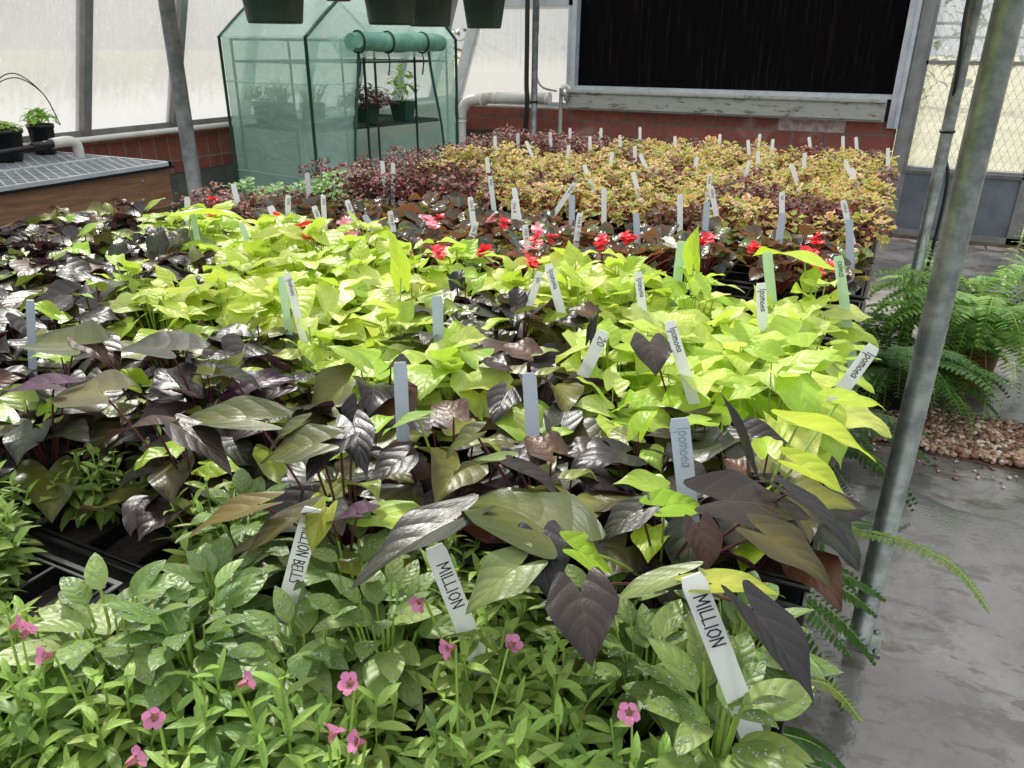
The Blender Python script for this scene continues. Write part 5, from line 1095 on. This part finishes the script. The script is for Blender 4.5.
HERO=[[-0.21, 0.511, 1.125, -0.312, 0.551, 1.095, "olive", 1.0],
[-0.209, 0.498, 1.125, -0.187, 0.465, 1.095, "dark", 1.0],
[-0.154, 0.448, 1.125, -0.131, 0.411, 1.095, "bdark", 1.0],
[-0.208, 0.457, 1.125, -0.235, 0.42, 1.095, "lolive", 0.8],
[-0.286, 0.49, 1.125, -0.333, 0.408, 1.095, "gdark", 0.6],
[-0.093, 0.572, 1.125, -0.08, 0.555, 1.095, "brown", 1.1],
[-0.085, 0.625, 1.125, -0.012, 0.676, 1.095, "bdark", 0.75],
[-0.041, 0.586, 1.125, 0.015, 0.576, 1.095, "olive2", 0.7],
[-0.092, 0.501, 1.125, -0.138, 0.48, 1.095, "lolive", 0.6],
[-0.068, 0.5, 1.125, -0.017, 0.546, 1.095, "ylw", 0.5],
[-0.034, 0.484, 1.125, 0.016, 0.445, 1.095, "dark", 0.7],
[-0.031, 0.667, 1.125, 0.028, 0.633, 1.095, "dark", 0.4],
[-0.177, 0.496, 1.125, -0.151, 0.516, 1.095, "lime", 0.9],
[-0.129, 0.592, 1.125, -0.101, 0.643, 1.095, "lime", 0.6],
[-0.454, 0.434, 1.125, -0.505, 0.398, 1.095, "bronze", 0.5],
[-0.407, 0.44, 1.125, -0.439, 0.394, 1.095, "olive2", 0.7],
[-0.394, 0.451, 1.125, -0.394, 0.43, 1.095, "ylw", 0.7],
[-0.366, 0.461, 1.125, -0.404, 0.461, 1.095, "purple", 0.9],
[-0.042, 0.816, 1.125, 0.039, 0.822, 1.095, "limeL", 0.8],
[-0.033, 0.725, 1.125, 0.015, 0.736, 1.095, "limeL", 0.7],
[-0.004, 0.914, 1.125, 0.046, 0.966, 1.095, "limeL", 0.6],
[-0.755, 1.127, 1.12, -0.783, 1.132, 1.199, "limeU", 0.5],
[-0.311, 1.464, 1.12, -0.307, 1.469, 1.193, "limeU", 0.6],
[-0.118, 1.559, 1.125, -0.228, 1.669, 1.095, "limeL", 0.6],
[-0.79, 0.541, 1.125, -0.882, 0.542, 1.095, "gol", 0.8],
[-0.576, 0.564, 1.125, -0.675, 0.534, 1.095, "olive", 0.6],
[-0.86, 0.532, 1.125, -0.946, 0.517, 1.095, "purple", 0.6],
[-0.665, 0.506, 1.125, -0.723, 0.487, 1.095, "brown", 0.7],
[-0.632, 0.515, 1.125, -0.557, 0.501, 1.095, "bdark", 0.6],
[-0.826, 0.676, 1.125, -0.952, 0.691, 1.095, "gdark", 0.8],
[-0.465, 0.567, 1.125, -0.476, 0.524, 1.095, "dark", 0.9],
[-0.476, 0.603, 1.125, -0.43, 0.56, 1.095, "dark", 0.6],
[-0.5, 0.645, 1.125, -0.501, 0.629, 1.095, "dark", 1.2],
[-0.48, 0.552, 1.125, -0.541, 0.53, 1.095, "olive", 0.8],
[-0.346, 0.641, 1.125, -0.372, 0.626, 1.095, "olive", 1.1],
[-0.301, 0.597, 1.125, -0.348, 0.6, 1.095, "lolive", 0.9],
[-0.421, 0.647, 1.125, -0.463, 0.637, 1.095, "lgreen", 0.8],
[-0.26, 0.995, 1.125, -0.237, 0.95, 1.095, "bdark", 1.2],
[-0.363, 1.038, 1.1, -0.353, 1.048, 1.141, "dark", 0.5],
[-0.084, 0.768, 1.1, -0.125, 0.778, 1.163, "dark", 0.28],
[-0.525, 0.576, 1.125, -0.549, 0.551, 1.095, "olive", 0.9],
[-0.954, 0.654, 1.125, -0.887, 0.64, 1.095, "brown", 0.8],
[-0.955, 0.632, 1.125, -1.07, 0.64, 1.095, "olive", 0.8],
[-0.693, 0.647, 1.125, -0.671, 0.675, 1.095, "gdark", 1.0],
[-0.272, 0.593, 1.125, -0.234, 0.605, 1.095, "bdark", 0.9],
[-0.147, 0.576, 1.125, -0.174, 0.552, 1.095, "gdark", 0.7],
[-1.494, 1.346, 1.125, -1.392, 1.432, 1.095, "limeL", 0.6]]
HC={'olive': ((66, 74, 32), (86, 90, 32)), 'olive2': ((64, 60, 30), (84, 78, 32)), 'dark': ((30, 28, 31), (34, 32, 34)), 'bdark': ((44, 36, 33), (52, 43, 37)), 'gdark': ((48, 50, 42), (56, 56, 42)), 'lolive': ((100, 116, 66), (120, 134, 74)), 'brown': ((60, 38, 27), (72, 46, 31)), 'ylw': ((150, 160, 60), (170, 172, 70)), 'lime': ((150, 190, 44), (160, 196, 50)), 'bronze': ((96, 84, 36), (110, 98, 40)), 'purple': ((62, 28, 54), (70, 36, 60)), 'limeL': ((192, 216, 56), (204, 224, 76)), 'limeU': ((196, 222, 70), (190, 214, 60)), 'gol': ((92, 90, 62), (110, 106, 60)), 'lgreen': ((140, 176, 84), (160, 190, 110))}
random.seed(77)
for (x,y,z,tx,ty,tz,c,wr) in HERO:
    B=Vector((x,y,z));Tp=Vector((tx,ty,tz));d=Tp-B;L=d.length;az=math.atan2(d.y,d.x);el=math.asin(max(-1,min(1,d.z/L))); bend=random.uniform(.35,.75)
    ce,cm=HC[c]; lime=c.startswith('lime') or c=='lgreen'
    lb=LB(); lb.leaf((0,0,0),az,el+bend*.5,L*1.05,L*1.05*min(1.,wr),'heart',14,11,bend=bend,fold=random.uniform(.08,.3),wave=.04,roll=random.uniform(-.25,.25),ce=lin(*ce),cm=lin(*cm))
    h=nearest(('lime','dark'),x,y); o=bpy.data.objects.new('leaf',lb.mesh('leaf',M['lime' if lime else 'dark'])); COL.objects.link(o); o.location=B; o.parent=h[3]; o.matrix_parent_inverse=h[3].matrix_world.inverted()
    q=MB(); stem(q,(h[1],h[2],.95),B,.0018,.0013,.02,5,6); f=q.build('leaf_stalk',M['stemg' if lime else 'stemp'],h[3]); f.matrix_parent_inverse=h[3].matrix_world.inverted()

# ------------------------------------------------------------------ light
w=bpy.data.worlds.new('hazy_sky'); scn.world=w; w.use_nodes=True; nt=w.node_tree; nt.nodes.clear()
out=nt.nodes.new('ShaderNodeOutputWorld'); bg=nt.nodes.new('ShaderNodeBackground'); nt.links.new(bg.outputs[0],out.inputs[0])
tc=nt.nodes.new('ShaderNodeTexCoord'); sd=Vector((-.62,.62,.85)).normalized()
dp=nt.nodes.new('ShaderNodeVectorMath'); dp.operation='DOT_PRODUCT'; nt.links.new(tc.outputs['Generated'],dp.inputs[0]); dp.inputs[1].default_value=sd
mr=nt.nodes.new('ShaderNodeMapRange'); mr.interpolation_type='SMOOTHSTEP'; sz=nt.nodes.new('ShaderNodeSeparateXYZ'); nt.links.new(tc.outputs['Generated'],sz.inputs[0]); nt.links.new(sz.outputs[2],mr.inputs[0]); mr.inputs[1].default_value=-.05; mr.inputs[2].default_value=.8; mr.inputs[3].default_value=.62; mr.inputs[4].default_value=1.5
cr=nt.nodes.new('ShaderNodeMix'); cr.data_type='RGBA'; nt.links.new(dp.outputs['Value'],cr.inputs[0]); cr.inputs[6].default_value=(.88,.92,1,1); cr.inputs[7].default_value=(1,.98,.94,1)
nt.links.new(cr.outputs[2],bg.inputs[0]); nt.links.new(mr.outputs[0],bg.inputs[1])
sl=bpy.data.lights.new('sun','SUN'); sl.energy=4.3; sl.angle=math.radians(4); sl.color=(1,.97,.9); so=bpy.data.objects.new('sun',sl); COL.objects.link(so); so.rotation_euler=sd.to_track_quat('Z','Y').to_euler(); so.location=(0,0,6)
# ------------------------------------------------------------------ camera
cam=bpy.data.cameras.new('camera'); co=bpy.data.objects.new('camera',cam); COL.objects.link(co); scn.camera=co
cam.sensor_fit='HORIZONTAL'; cam.sensor_width=36; cam.lens=774*36/1024; cam.clip_start=.02; cam.clip_end=200
Rm=CAMR
R3=Matrix(((Rm[0][0],-Rm[0][1],-Rm[0][2]),(Rm[1][0],-Rm[1][1],-Rm[1][2]),(Rm[2][0],-Rm[2][1],-Rm[2][2])))
co.matrix_world=Matrix.Translation((0,0,1.5))@R3.to_4x4()
vs_=scn.view_settings; vs_.view_transform='Standard'; vs_.look='None'; vs_.gamma=1; vs_.exposure=0.0; vs_.use_curve_mapping=False
scn.cycles.max_bounces=8; scn.cycles.transparent_max_bounces=12
